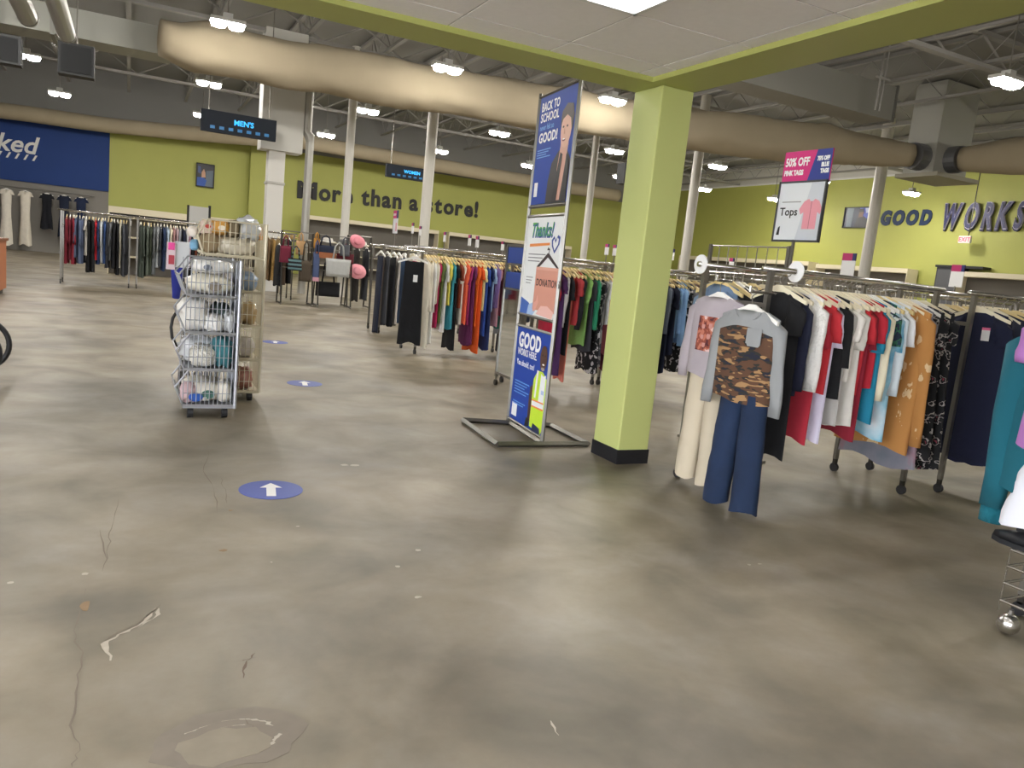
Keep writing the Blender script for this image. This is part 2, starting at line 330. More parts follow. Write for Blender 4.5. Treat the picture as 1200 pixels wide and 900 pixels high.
# ---- hall lamps
LENS = M('#fffaf2', .4, emit=HIGHBAY, key='lens')
def highbay():
    t = empty('hall_lamp', 'twin-lens hall lamp hung below the grey roof', 'light', (0, 0, 5), group='twin-lens hall lamps in rows under the roof')
    MB().box(-.3, .3, -.14, .14, .04, .10).box(-.08, .08, -.08, .08, .10, .2).obj('housing', M('#c4c4c0', .5), t)
    for sx in (-.15, .15):
        MB().loft([[(sx+k*.135*math.copysign(abs(math.cos(q))**.6, math.cos(q)), k*.135*math.copysign(abs(math.sin(q))**.6, math.sin(q)), z) for q in [2*math.pi*j/14 for j in range(14)]] for k, z in ((.5, -.055), (.88, -.035), (1, .0), (1, .045))]).obj('lens', LENS, t, True)
    MB().tube([(0, 0, .2), (0, 0, 1.9)], .012, 6).obj('stem', STEEL, t)
    return t
hb = None
LAMPS = [(1.5,15.7),(-2.32,22.77),(-2.01,28.27),(1.71,21.93),(5.93,27.51),(5.76,21.63),(5.67,15.42),(9.59,21.27),(13.24,20.68),(16.73,19.98),(12.88,8.48),(9.83,26.82),(2.02,27.72),(13.37,26.66),(16.75,25.53),
         (-2.4,15.9),(9.4,15.0),(20.4,25.0),(23.6,24.4),(9.3,9.0),(5.5,9.3),(1.6,9.6),(-2.4,9.8),(20.5,19.2),(23.7,18.2),(5.4,5.6),(9.3,3),(16.8,3),(23,9)]
LAMP_WHERE = ['at the left end of the big beige duct', 'at the far left below a black hanging box', 'above the blue banner', 'just left above the MEN sign', 'just right of the white column box', 'just right of the second round column', 'in front of the big duct above the third column',
              'between the third column and the sign stand', 'just left of the green pillar, upper one', 'just right of the green pillar', 'at the upper right edge beyond the drop ceiling', 'half hidden behind the third round column', 'at the left end of the MEN sign', 'just left of the top blue poster', 'just left of the green pillar, lower one']
for i, (x, y) in enumerate(LAMPS):
    o = highbay() if hb is None else copy(hb)
    hb = hb or o; o.location = (x, y, 5.0)
    o['label'] = f'bright twin-lens hall lamp {LAMP_WHERE[i]}' if i < len(LAMP_WHERE) else 'twin-lens hall lamp hidden from the photo by ducts or the drop ceiling'

# ================================================================ wall graphics
more = empty('wall_lettering', 'black wall lettering reading More than a store!', 'sign', (6.27, 33.97, 3.2))
BL = M('#121214', .5)
def letters(s, size, mt, parent, face, adv, extrude=.02, offset=0., shear=0., name='letter', layers=()):
    """one object per letter, advanced by measured width; layers: (name, material, offset, depth, shift)"""
    out = []; x = 0
    for ch in s:
        if ch == ' ': x += size*.32*adv; continue
        o = text(ch, size, mt, parent, name, extrude, offset, shear)
        if ch == 'M': o.data.transform(Matrix.Scale(1.3, 4, (1, 0, 0)))
        xsv = [v.co.x for v in o.data.vertices]; x0, x1 = min(xsv), max(xsv)
        out.append((o, x-x0))
        for (nm, m2, of2, dep, sh) in layers: out.append((text(ch, size, m2, parent, nm, extrude, of2, shear), x-x0, dep, sh))
        x += (x1-x0) + size*.09*adv
    for q in out:
        px = q[1]; dep, sh = (q[2], q[3]) if len(q) > 2 else (0, (0, 0))
        if face == 'y': face_negy(q[0], (px, dep, 0))
        else: face_negx(q[0], (dep, -px+sh[0], sh[1]))
    return out, x
objs, W_ = letters('More than a store!', .98, BL, more, 'y', 1.0, offset=.034)
more.scale = (8.42/W_, 1, 1); more.rotation_euler = (0, R(-1.1), 0)
gd = empty('wall_lettering', 'dark blue slanted wall lettering reading GOOD', 'sign', (25.77, 20.92, 4.24))
o_, W_ = letters('GOOD', .70, M('#0d2850', .5), gd, 'x', 1.4, offset=.045, shear=.12); gd.scale = (1, 2.2/W_, 1)
wk = empty('wall_lettering', 'tall navy outlined wall lettering reading WORKS', 'sign', (25.70, 18.3, 4.09))
o_, W_ = letters('WORKS', 1.2, M('#b3adc8', .5), wk, 'x', 2.4, offset=.045, shear=.2, name='letter_outline', extrude=.03,
                 layers=[('letter_shadow', M('#161d48', .5), .07, .05, (.05, -.03)), ('letter_inner', M('#2a2c5c', .5), .018, -.012, (0, 0))])
wk.scale = (1, 2.95/W_, 1)
ban = empty('banner', 'large royal blue wall banner with white slanted word on grey wall', 'banner', (-4.3, 33.95, 2.5))
MB().box(-2.6, 3.54, -.02, .04, .0, 2.26).obj('banner_cloth', M('#173a7c', .7, var=.12, scale=.8), ban)
t = text('handpicked', .86, WHITE, ban, 'lettering', .006, .016, .25); face_negy(t, (-2.75, -.03, 1.03))
for i in range(13):
    x = -2.2+i*.27
    MB().prism([(x, .78), (x+.07, .78), (x+.17, .98), (x+.10, .98)], lambda a, c, tt: (a, tt, c), -.035, -.03).obj('slanted_stroke', WHITE, ban)
def framed(name, label, face, loc, wd, ht, shapes):
    t = empty(name, label, 'picture', loc)
    fn = (lambda a, c, d: (a, -d, c)) if face == 'y' else (lambda a, c, d: (-d, -a, c))
    mb = MB()
    for p in ([(0,0),(wd,0),(wd,.04),(0,.04)], [(0,ht-.04),(wd,ht-.04),(wd,ht),(0,ht)], [(0,0),(.04,0),(.04,ht),(0,ht)], [(wd-.04,0),(wd,0),(wd,ht),(wd-.04,ht)]): mb.prism(p, fn, 0, .05)
    mb.obj('frame', BLACK, t)
    mb = MB(); mats = []
    for i, (h, poly) in enumerate(shapes):
        mats.append(M(h, .4)); mb.prism([(a*wd, c*ht) for a, c in poly], fn, .004+.004*i, .012+.004*i, i)
    mb.obj('photo_print', mats, t); return t
framed('framed_picture', 'framed photo of a figure in blue on far green wall', 'y', (2.3, 33.94, 3.12), .68, .92,
    [('#2c2c33', [(.05,.04),(.95,.04),(.95,.96),(.05,.96)]), ('#5c6a78', [(.5,.05),(.94,.05),(.94,.75),(.55,.7)]), ('#1c52b0', [(.06,.05),(.5,.05),(.58,.3),(.4,.42),(.06,.4)]), ('#c99d80', [(.3,.4),(.52,.42),(.5,.62),(.42,.78),(.3,.62)]), ('#3a4c7c', [(.1,.6),(.26,.55),(.24,.85),(.1,.88)])])
framed('framed_picture', 'framed photo of a dark haired figure beside the GOOD lettering', 'x', (25.77, 22.66, 4.1), 1.3, .82,
    [('#1a2340', [(.02,.03),(.98,.03),(.98,.97),(.02,.97)]), ('#5f6f7c', [(.12,.05),(.32,.05),(.34,.95),(.1,.95)]), ('#4b5cc0', [(.7,.45),(.97,.45),(.97,.95),(.55,.95)]), ('#b9c3e0', [(.8,.7),(.95,.75),(.9,.94),(.75,.94)]), ('#1c1c26', [(.42,.04),(.9,.04),(.82,.48),(.66,.6),(.5,.45)]), ('#6a4838', [(.54,.5),(.7,.52),(.72,.8),(.56,.82)]), ('#15151a', [(.52,.74),(.72,.76),(.7,.92),(.55,.9)])])
ex = empty('exit_sign', 'small red exit sign hung on a rod before the right green wall', 'sign', (25.4, 17.15, 3.55))
pr('sign_box', -.04, .04, -.21, .21, 0, .24, WHITE, ex); t = text('EXIT', .2, M('#ff4050', .5, emit=1.5), ex, 'lettering', .002, .004, align='CENTER'); face_negx(t, (-.045, 0, .05))
MB().tube([(0, -.1, .24), (0, -.1, 3.35)], .018, 6).obj('rod', DARKSTEEL, ex)
# hanging digital signs
def hanging_sign(label, x0, x1, y, z0, z1, words):
    t = empty('hanging_sign', label, 'sign', (x0, y, z0)); wd, ht = x1-x0, z1-z0
    pr('sign_case', 0, wd, 0, .12, 0, ht, M('#0b1522', .8), t)
    tx = text(words, ht*.34, M('#2aa0e6', .4, emit=1.1), t, 'lettering', .002, .004, align='CENTER'); face_negy(tx, (wd*.56, -.006, ht*.46))
    for k in range(7): pr('icon', wd*(.12+k*.12), wd*(.12+k*.12)+.1, -.008, -.001, ht*.16, ht*.3, M('#1c5f90', .4, emit=.4), t)
    for a in (.1, .9): MB().tube([(wd*a, .06, ht), (wd*a, .06, 6.9-z0)], .012, 6).obj('hanger_rod', STEEL, t)
hanging_sign("dark hanging display sign reading MEN'S before the white column box", 1.36, 2.99, 19.2, 3.53, 4.0, "MEN'S")
hanging_sign('dark hanging display sign reading WOMEN half hidden behind a round column', 7.1, 8.6, 24, 3.6, 4.0, 'WOMEN')
for (lab, x0, x1, y, z0, z1) in [('black hanging box under the roof beside the left lamps', -1.32, -.70, 18.0, 4.03, 4.62), ('black hanging box at upper left edge', -2.7, -1.92, 18.0, 4.03, 4.55), ('small dark box hung under the roof behind the green pillar', 11.0, 11.5, 16.6, 3.55, 4.05)]:
    t = empty('hanging_box', lab, 'box', ((x0+x1)/2, y, z0)); h = (x1-x0)/2
    pr('case', -h, h, 0, .35, 0, z1-z0, M('#26282a', .6), t); pr('front_grille', -h+.05, h-.05, -.02, 0, .05, z1-z0-.05, M('#1b1d1f', .8), t); MB().tube([(0, .2, z1-z0), (0, .2, 6.9-z0)], .015, 6).obj('hanger_rod', STEEL, t)

# ================================================================ sign stand
st = empty('sign_stand', 'tall chrome floor sign stand with three stacked posters before the green pillar', 'sign stand', (2.575, 4.5, 0), math.atan2(-.101, .995))
# local: Y runs along the posters (near to far), face is -X
AL = .70
fr = MB()
FRAME = M('#74726c', .34, .85)
def bar(a, c, rad=.016, nm='frame_bar', mt=FRAME, par=st, n=4): return MB().tube([a, c], rad, n).obj(nm, mt, par)
bar((0, .015, 0.03), (0, .015, 2.44), .015, 'upright'); bar((0, AL, 0.03), (0, AL, 2.46), .015, 'upright')
for z in (.06, .775, .865, 1.58, 1.65, 2.43): bar((0, .015, z), (0, AL, z), .013, 'cross_bar')
B = [(-.34, -.03, .022), (.36, .02, .022), (.32, .60, .022), (-.36, .72, .022)]
for i in range(4): bar(B[i], B[(i+1) % 4], .02, 'base_bar')
bar((0, .0, .022), (0, .7, .022), .018, 'base_bar')
BLUE = M('#123f9e', .6); LBL = M('#5f9be0', .4)
def poster(z0, z1, base, shapes, nm='poster'):
    p = MB().box(-.006, .004, .03, AL-.03, z0, z1).obj(nm, base, st)
    W, H = AL-.06, z1-z0
    mb = MB(); mats = []
    for i, (h, poly) in enumerate(shapes):
        mats.append(M(h, .45)); mb.prism([(a, c) for a, c in poly], lambda a, c, t: (-t, .03+W*(1-a), z0+H*c), .0062+.0003*i, .0067+.0003*i, i)
    if shapes: mb.obj('printed_picture', mats, p)
    def tx(s, a, c, size, mt, off=.003, shear=0., xs=1.0, sp=1.06):
        t = text(s, size, mt, p, 'printed_text', .0004, off, shear, xs=xs, spacing=sp); face_negx(t, (-.0078, .03+W*(1-a), z0+H*c)); return t
    def lines(a, c, n, ln, mt, dh=.022):
        mb = MB()
        for k in range(n): mb.box(-.0078, -.006, .03+W*(1-a)-ln*W*(1-.15*(k % 3)), .03+W*(1-a), z0+H*(c-k*dh), z0+H*(c-k*dh)+.007)
        mb.obj('small_print', mt, p)
    return tx, lines
def ell(cx, cy, rx, ry, n=16, a0=0, a1=360): return [(cx+rx*math.cos(R(a0+(a1-a0)*i/n)), cy+ry*math.sin(R(a0+(a1-a0)*i/n))) for i in range(n if a1-a0 == 360 else n+1)]
WT = M('#f4f4f4', .4)
# top poster (1.66..2.42)
tx, ln = poster(1.665, 2.42, BLUE, [
    ('#2a2628', [(.42,.0),(.97,.0),(.99,.36),(.86,.47),(.66,.46),(.5,.36),(.44,.2)]), ('#cf9f8c', [(.70,.02),(.80,.02),(.90,.5),(.88,.62),(.68,.60),(.70,.5),(.66,.3)]),
    ('#d9aa92', ell(.80,.63,.135,.155)), ('#3a2c26', [(.64,.66),(.66,.80),(.78,.86),(.93,.84),(.98,.74),(.95,.60),(.90,.72),(.80,.76),(.70,.73)]),
    ('#7c2f30', ell(.765,.545,.04,.012)), ('#ffffff', ell(.765,.552,.03,.006)), ('#2b201c', ell(.73,.66,.02,.01)), ('#2b201c', ell(.83,.66,.02,.01)), ('#c08c76', [(.765,.65),(.755,.595),(.79,.595)]),
    ('#1c191b', [(.60,.0),(.72,.0),(.78,.42),(.72,.44)]), ('#1c191b', [(.86,.0),(.97,.0),(.96,.34),(.88,.42)])])
tx('BACK TO', .06, .865, .085, WT, .0018, xs=.85); tx('SCHOOL', .06, .765, .085, WT, .0018, xs=.92); tx('never felt so', .06, .69, .055, LBL, .001, xs=.85); tx('GOOD!', .06, .575, .095, WT, .003, xs=1.0)
ln(.05, .5, 4, .38, LBL); MB().box(-.0075, -.006, .57, .63, 1.72, 1.82).obj('white_label', WT, st)
# middle poster
tx, ln = poster(.875, 1.57, M('#eef0ee', .4), [
    ('#3e68b8', [(0,.0),(.0,.17),(.25,.12),(.38,.06),(.38,0)]), ('#a8c4e8', [(.22,.0),(.4,.0),(.5,.08),(.42,.14),(.25,.1)]), ('#d99a86', [(.38,.06),(1,.06),(1,.5),(.38,.5)]), ('#e4ac98', [(.38,.47),(1,.47),(1,.5),(.38,.5)]),
    ('#3a2f30', [(.38,.5),(.66,.64),(.70,.64),(1,.5),(.94,.5),(.68,.60),(.46,.5)]), ('#3a2f30', [(.665,.62),(.69,.62),(.72,.68),(.66,.70),(.64,.67),(.7,.67)]),
    ('#e8aa98', [(.4,.04),(.46,.05),(.54,.14),(.5,.22),(.47,.15),(.40,.13)]), ('#f0c0b4', [(.5,.02),(.95,.0),(.98,.07),(.8,.12),(.62,.11)]),
    ('#24408e', [(.84,.64),(.95,.73),(.96,.80),(.90,.82),(.85,.77),(.80,.81),(.74,.77),(.76,.71)]), ('#eef0ee', [(.84,.67),(.92,.73),(.925,.78),(.89,.795),(.85,.74),(.81,.785),(.78,.76),(.79,.72)]), ('#f0944c', [(.12,.70),(.70,.72),(.70,.745),(.12,.73)])])
tx('Thanks!', .13, .80, .14, M('#1f3c9c', .4), .005, .25, .85); tx('Thanks!', .12, .81, .14, M('#55b34a', .4), .001, .25, .85); tx('DONATIONS', .42, .31, .07, M('#3a2528', .4), .001, xs=.95)
ln(.1, .62, 3, .5, M('#8a8a8c', .5), .035); ln(.1, .38, 3, .2, M('#a0a0a0', .5), .03)
# bottom poster
tx, ln = poster(.07, .77, BLUE, [
    ('#4a3028', [(.56,.06),(.66,.08),(.66,.3),(.62,.46),(.56,.42),(.55,.25)]), ('#16181c', [(.50,.0),(.62,.02),(.62,.09),(.52,.1)]), ('#c8e838', [(.64,.03),(.96,.0),(1,.05),(1,.56),(.88,.62),(.74,.62),(.64,.52)]),
    ('#eef0f0', [(.82,.3),(.97,.3),(.97,.6),(.90,.58),(.84,.6)]), ('#eef0f0', [(.65,.25),(.98,.26),(.98,.31),(.65,.30)]), ('#f08a4a', [(.65,.235),(.98,.245),(.98,.262),(.65,.252)]), ('#f08a4a', [(.65,.30),(.98,.31),(.98,.325),(.65,.315)]),
    ('#eef0f0', [(.70,.34),(.745,.34),(.765,.62),(.72,.62)]), ('#1a2a50', [(.72,.0),(.96,.0),(.94,.06),(.74,.08)]), ('#b0c4e6', [(.89,.4),(.96,.4),(.96,.44),(.89,.44)]),
    ('#523428', ell(.865,.755,.095,.13)), ('#a8a29c', [(.82,.645),(.87,.63),(.92,.645),(.905,.665),(.835,.665)]), ('#ffffff', ell(.875,.695,.03,.008)), ('#1a1210', ell(.835,.785,.016,.01)), ('#1a1210', ell(.905,.785,.016,.01)), ('#4d332a', [(.87,.78),(.855,.73),(.89,.73)])])
tx('GOOD', .08, .80, .15, WT, .006, xs=.88); tx('WORKS HERE.', .08, .71, .07, WT, .0008, xs=.80); tx('You should, too!', .08, .60, .06, WT, .0004, xs=.80)
ln(.08, .42, 5, .45, LBL, .03); ln(.08, .2, 2, .38, LBL, .025); MB().box(-.0075, -.006, .53, .63, .10, .20).obj('white_label', WT, st)

# ---- floor stickers
for (x, y, lab) in [(.651, 3.769, 'round blue floor sticker with white arrow, the one nearest in the open aisle'), (1.416, 6.815, 'round blue floor sticker with white arrow, middle one right of the carts'), (1.63, 9.709, 'round blue floor sticker with white arrow, the farthest one up the aisle')]:
    t = empty('floor_sticker', lab, 'sticker', (x, y, 0)); MB().tube([(0, 0, .0004), (0, 0, .0022)], .152, 40).obj('disc', M('#2c459c', .45), t)
    a = MB().prism([(-.022,-.105),(.022,-.105),(.022,.03),(.052,.03),(0,.105),(-.052,.03),(-.022,.03)], flat, .0022, .003).obj('arrow', WHITE, t); a.rotation_euler = (0, 0, R(-8))

# ================================================================ garments
def garment_mesh(name, mats, W=.19, T=.03, L=.6, neck=.06, slope=.28, flare=1.0, seed=0, n=22, rows=9, split=None, neckw=.07, fold=.014, top=1.0, waist=None):
    """body of a hanging garment: lateral axis Y, hangs down from z=0, front is -X"""
    rnd = random.Random(seed); ph = rnd.random()*6; k1 = rnd.uniform(12, 22); tilt = rnd.uniform(-.008, .008); rings = []
    def prof(v):
        w_ = W*(top+(1-top)*min(1, v*3)); w_ = w_*(1+(flare-1)*v)
        if waist: w_ *= 1-(1-waist)*math.exp(-((v-.45)/.25)**2)
        return w_, T*(.35+.65*min(1, v*5))*(1+.25*v)
    def pt(th, v):
        w_, t_ = prof(v); y = w_*math.cos(th); s_ = math.sin(th); x = t_*math.copysign(abs(s_)**.7, s_)
        x += fold*v*math.sin(k1*y+ph+v*1.5) + .5*fold*v*math.sin(2.3*k1*y+ph*2) + tilt*v
        z = -slope*max(0, abs(y)-neckw*.6)*(1-v) - L*v*(1+.02*math.sin(3*y/W+ph))
        if v == 0 and abs(y) < neckw: z -= (neck if s_ < 0 else neck*.35)*(1-(y/neckw)**2)
        return (x, y, z)
    vs_ = [0, .03, .1, .2, .34, .5, .66, .83, 1.0]
    for v in vs_: rings.append([pt(2*math.pi*j/n, v) for j in range(n)])
    mb = MB(); mb.loft(rings, cap=False)
    if split:
        for q, fc in enumerate(mb.f):
            zc = sum(mb.v[i][2] for i in fc)/len(fc)
            mb.m[q] = 1 if q//n >= 3 else 0
    me = mb.mesh(name, mats, True); return me, pt
def sleeve(parent, mt, y0, z0, L, side, r0=.075, r1=.05, out=.12, thick=.5, fwd=0.0, seed=0, n=10):
    rnd = random.Random(seed); rings = []; wob = rnd.uniform(-.01, .01)
    for i in range(6):
        v = i/5; rr_ = r0+(r1-r0)*v; cy = y0+side*(-.02+out*L*v*(1-.3*v)); cz = z0-.03-L*v; cx = wob*v*3 + fwd*v
        ring = []
        for j in range(n):
            q = 2*math.pi*j/n; a, c = math.cos(q)*rr_, math.sin(q)*rr_*thick
            ring.append((cx+c+.006*math.sin(9*v+q*2+seed), cy+a, cz+.55*side*(-a)*(1-v)*1.0 + (.02 if i == 0 else 0)))
        rings.append(ring)
    o = MB().loft(rings).obj('sleeve', mt, parent, True); return o
def price_tag(parent, x, y, z, pink=True):
    MB().box(-.001, .001, -.026, .026, -.085, 0).obj('price_tag', WHITE, parent, loc=(x, y, z))
    if pink: MB().box(-.0016, .0016, -.026, .026, -.016, .0005).obj('tag_strip', M('#e36a92', .6), parent, loc=(x, y, z))
HOOK = MB(); arc = [(0, 0, 0), (0, 0, .045)] + [(0, -.019*math.cos(q)+0, .064+.019*math.sin(q)) for q in [R(-60), R(0), R(60), R(120), R(180)]]
hook_me = MB().tube([(0, 0, -.005), (0, .006, .035), (-.0, .012, .05)] + [(.0, .0, .0)][:0] + [(.021*math.cos(q), 0.0, .083+.021*math.sin(q)) for q in [R(-90+45*k) for k in range(0, 6)]], .0028, 5).mesh('hook', STEEL)
hp = [(-.2, -.062), (-.12, -.028), (-.045, .0), (-.02, .012), (.02, .012), (.045, .0), (.12, -.028), (.2, -.062), (.2, -.082), (.11, -.05), (.04, -.026), (-.04, -.026), (-.11, -.05), (-.2, -.082)]
hm = {}
for h in ('#e9dfc2', '#f1efe8', '#e0c98f'): hm[h] = MB().prism(hp, lambda a, c, t: (t, a, c), -.007, .007).mesh('hanger', M(h, .45, key='hang'))
def hanger(x, y, z, h, label, group, rz=0):
    o = link('hanger', hm[h], None, (x, y, z)); o.rotation_euler = (0, 0, rz); tag(o, label, 'hanger', group)
    link('hook', hook_me, o); return o

# ---- racks
tubeC = CHROME
def rack(x0, x1, y0, y1, label, z=1.32, group=None, arms=()):
    t = empty('clothes_rack', label, 'rack', (x0, y0, 0), group=group); lx, ly = x1-x0, y1-y0
    for x in (0, lx):
        for y in (0, ly): MB().box(x-.014, x+.014, y-.014, y+.014, .09, z+.0).obj('post', STEEL, t)
        for zz in (1.12,): MB().box(x-.012, x+.012, .014, ly-.014, zz, zz+.025).obj('end_bar', STEEL, t)
        for y in (0, ly):
            c = MB().box(x-.012, x+.012, y-.012, y+.012, .05, .09).obj('caster', DARKSTEEL, t)
            MB().tube([(x-.012, y, .03), (x+.012, y, .03)], .03, 12).obj('wheel', M('#3a3a3c', .3, .4), c)
    for y in (0, ly): MB().tube([(-.06, y, z+.012), (lx+.06, y, z+.012)], .0155, 8).obj('hang_rail', tubeC, t, True)
    for (y, ln_) in arms: MB().tube([(0.0, y, z-.0), (-ln_, y, z)], .008, 6).obj('face_out_arm', tubeC, t)
    return t
KIND = {  # kind: (name, category, W, L, neck, flare, sleeve length or None)
    'tee': ('tee_shirt', 'shirt', .17, .52, .05, 1.0, .16), 'long shirt': ('long_sleeve_shirt', 'shirt', .17, .56, .05, 1.0, .46), 'tank top': ('tank_top', 'top', .14, .52, .09, 1.05, None),
    'sweater': ('sweater', 'sweater', .18, .56, .05, 1.0, .44), 'tunic': ('tunic', 'top', .16, .78, .06, 1.15, .2), 'dress': ('dress', 'dress', .16, .98, .06, 1.3, .14), 'jacket': ('jacket', 'jacket', .2, .66, .06, 1.05, .56),
    'maxi dress': ('maxi_dress', 'dress', .2, 1.0, .06, 1.35, .14), 'overshirt': ('overshirt', 'jacket', .235, .84, .06, 1.05, .76), 'coat': ('coat', 'coat', .2, .95, .05, 1.1, .56), 'trousers': ('trousers', 'trousers', .13, .98, .0, .95, None), 'jeans': ('jeans', 'jeans', .14, .96, .0, .95, None), 'skirt': ('skirt', 'skirt', .14, .8, .0, 1.25, None), 'blouse': ('blouse', 'blouse', .16, .56, .07, 1.1, .3)}
_used = set()
def hang_row(items, xs, y, where, group, zrail=1.332, seed=0, lscale=1.0, hcol=None, hgroup=None, tags=(), wmul=1.0, hlabel=None, thick=.018):
    n = len(items); names = [f'{c} {k}' for c, k, _ in items]; out = []
    for i, (cname, kind, mt) in enumerate(items):
        nm, cat, W, L, neck, flare, sl = KIND[kind]; rnd = random.Random(seed*100+i)
        x = xs[i]; zt = zrail-.092; mt_ = fabric(mt) if isinstance(mt, str) else mt
        Lr = L*lscale*rnd.uniform(.93, 1.08); W_ = W*wmul*rnd.uniform(.94, 1.06)
        me, pt = garment_mesh(nm, mt_, W=W_, T=thick, L=Lr, neck=neck, flare=flare, seed=seed*100+i, fold=.009, slope=.30 if kind not in ('trousers', 'jeans', 'skirt') else .0, n=18)
        zoff = .0 if kind not in ('trousers', 'jeans', 'skirt') else -.07
        o = link(nm, me, None, (x, y, zt+zoff)); o.rotation_euler = (R(rnd.uniform(-1.5, 1.5)), R(rnd.uniform(-.6, .6)), R(rnd.uniform(-3.5, 3.5)))
        a = f'next to {names[i+1]}' if i == 0 else (f'next to {names[i-1]}' if i == n-1 else f'between {names[i-1]} and {names[i+1]}')
        lab = f'{cname} {kind} {where}, {a}'
        if len(lab.split()) > 16: lab = f'{cname} {kind} {where}, {a.replace(" long shirt", " shirt").replace(" and ", " and ")}'
        if len(lab.split()) > 16: lab = f'{cname} {kind} {where}, right of {names[i-1]}'
        if lab in _used: lab = f'{cname} {kind} {where}, left of {names[i+1]}'
        if lab in _used: print('DUP', lab)
        if len(lab.split()) > 16: print('LONG', lab)
        _used.add(lab); tag(o, lab, cat, group)
        if sl:
            for sd in (1, -1): sleeve(o, mt_, sd*W_*.97, -.075, sl*rnd.uniform(.92, 1.05), sd, r0=.068, r1=.06 if sl < .25 else .045, out=.10, thick=.36, seed=seed*100+i)
        if i in tags: price_tag(o, -.03, -W_*.4, -.12)
        h = hcol or rnd.choice(['#e9dfc2', '#e9dfc2', '#f1efe8', '#e0c98f'])
        hanger(x, y, zt, h, f'hanger of the ' + ' '.join(lab.replace(',', '').split()[:13]), hgroup or f'hangers {where}', o.rotation_euler.z)
        out.append(o)
    return out
def spread(a, c, n): return [a+(c-a)*i/(n-1) for i in range(n)]
FLORAL = patterned('black_floral', [(0, '#131316'), (.54, '#a39c97'), (.585, '#131316'), (.67, '#8c3a4a')], 20, detail=2.5)
TANJ = patterned('tan_floral', [(0, '#b98246'), (.63, '#dcc094')], 12, (1, 1.4, .8), detail=3)
NAVFL = patterned('green_floral', [(0, '#1c2438'), (.45, '#2c6048'), (.55, '#20304c'), (.64, '#c8cfc4')], 18, detail=2)
TIEDYE = patterned('tie_dye', [(.3, '#dfe6ea'), (.5, '#9ac8d8'), (.62, '#4a9ac0'), (.7, '#e6e8ea')], 5, interp='LINEAR')
KNIT = M('#e3e0d9', .95, var=.10, scale=60, bump=.5); STRIPE = patterned('stripes', [(0, '#c9cdd0'), (.5, '#30343c')], 9, kind='wave')
SHEER = patterned('grey_sheer', [(.3, '#6f7480'), (.55, '#84828c'), (.68, '#a8707c')], 5, interp='LINEAR'); PLAID = patterned('check', [(0, '#34343c'), (.5, '#7d7a78')], 14, kind='voronoi')
DENIM = M('#3a587e', .9, var=.2, scale=9); LDENIM = M('#7fa3cc', .9, var=.15, scale=9); DKDEN = M('#1f2c42', .9, var=.15, scale=9)
BLK2 = patterned('black_white_print', [(0, '#151518'), (.58, '#b8b4b4')], 20, detail=2)

# ---- near right rack (A) and its neighbour (B)
YA, YB2 = 3.17, 3.71
rack(3.12, 4.52, YA, YB2, 'chrome double rail clothes rack by the green pillar holding mixed tops and outfits')
rack(4.88, 6.26, 3.16, 3.70, 'chrome double rail clothes rack holding navy garments beside the teal outfit')
A = [('black', 'dress', '#121214'), ('navy', 'long shirt', '#171b30'), ('white knit', 'sweater', KNIT), ('crimson', 'tunic', '#b02a3a'), ('bright red', 'tee', '#c43038'), ('lilac', 'tunic', '#d8d2e4'), ('black puffed', 'blouse', '#141416'), ('pale grey', 'tunic', '#bdb9b3'),
     ('off-white', 'tee', '#e4ded4'), ('warm white', 'tunic', '#d9d4ca'), ('red', 'tee', '#c02c36'), ('maroon', 'tunic', '#8c1f30'), ('cherry', 'tee', '#b32534'), ('teal', 'tunic', '#1f7f9c'), ('cream', 'long shirt', '#e6ddc0'), ('green floral', 'tee', NAVFL), ('tie-dyed', 'tunic', TIEDYE), ('ice blue', 'long shirt', '#cfd8dc'), ('white', 'tee', '#e6e6e6'),
     ('tan floral', 'overshirt', TANJ), ('grey sheer', 'maxi dress', SHEER), ('black floral', 'maxi dress', FLORAL), ('dark floral', 'maxi dress', FLORAL)]
xa = [3.20, 3.25, 3.33, 3.39, 3.45, 3.495, 3.54, 3.59, 3.64, 3.69, 3.735, 3.775, 3.815, 3.855, 3.895, 3.935, 3.975, 4.015, 4.06, 4.15, 4.23, 4.31, 4.40]
ga = hang_row(A, xa, YA, 'on near right rack', 'clothes on the near right rack', seed=1, tags=(21,), wmul=1.08)
bA = hang_row([('dusty blue', 'tee', '#6f84a0'), ('charcoal', 'tee', '#38383c'), ('sand', 'tee', '#b8a888'), ('plum', 'tee', '#5a2f4a'), ('stone', 'tee', '#9a958c'), ('olive', 'tee', '#5c5f40'), ('wine', 'tee', '#6a2030'), ('slate', 'tee', '#56606c'), ('ivory', 'tee', '#ddd6c6'), ('ink', 'tee', '#1e2230')],
     spread(3.25, 4.42, 10), YB2, 'on near rack back rail', 'clothes on the back rail of the near right rack', seed=2)
for i, x in enumerate(spread(3.3, 4.48, 14)): hanger(x+.03, YB2, 1.332-.092, ['#e0c98f', '#e9dfc2'][i % 2], 'cream hanger on near rack back rail', 'spare hangers on the back rail of the near rack')
B_ = [('navy buttoned', 'dress', '#151a33'), ('dark navy', 'coat', '#13172b'), ('midnight', 'dress', '#171c38'), ('navy', 'coat', '#161b34'), ('black', 'coat', '#101116'), ('charcoal', 'jacket', '#2c2e36'), ('deep blue', 'dress', '#182040'), ('ink black', 'dress', '#0f1015'), ('grey', 'jacket', '#54565c'), ('dark', 'coat', '#1a1a20')]
gb = hang_row(B_, spread(4.97, 6.1, 10), 3.16, 'on navy clothes rack', 'dark clothes on the right rack', seed=3, tags=(0,), wmul=1.15)
price_tag(gb[1], -.06, -.24, -.42)
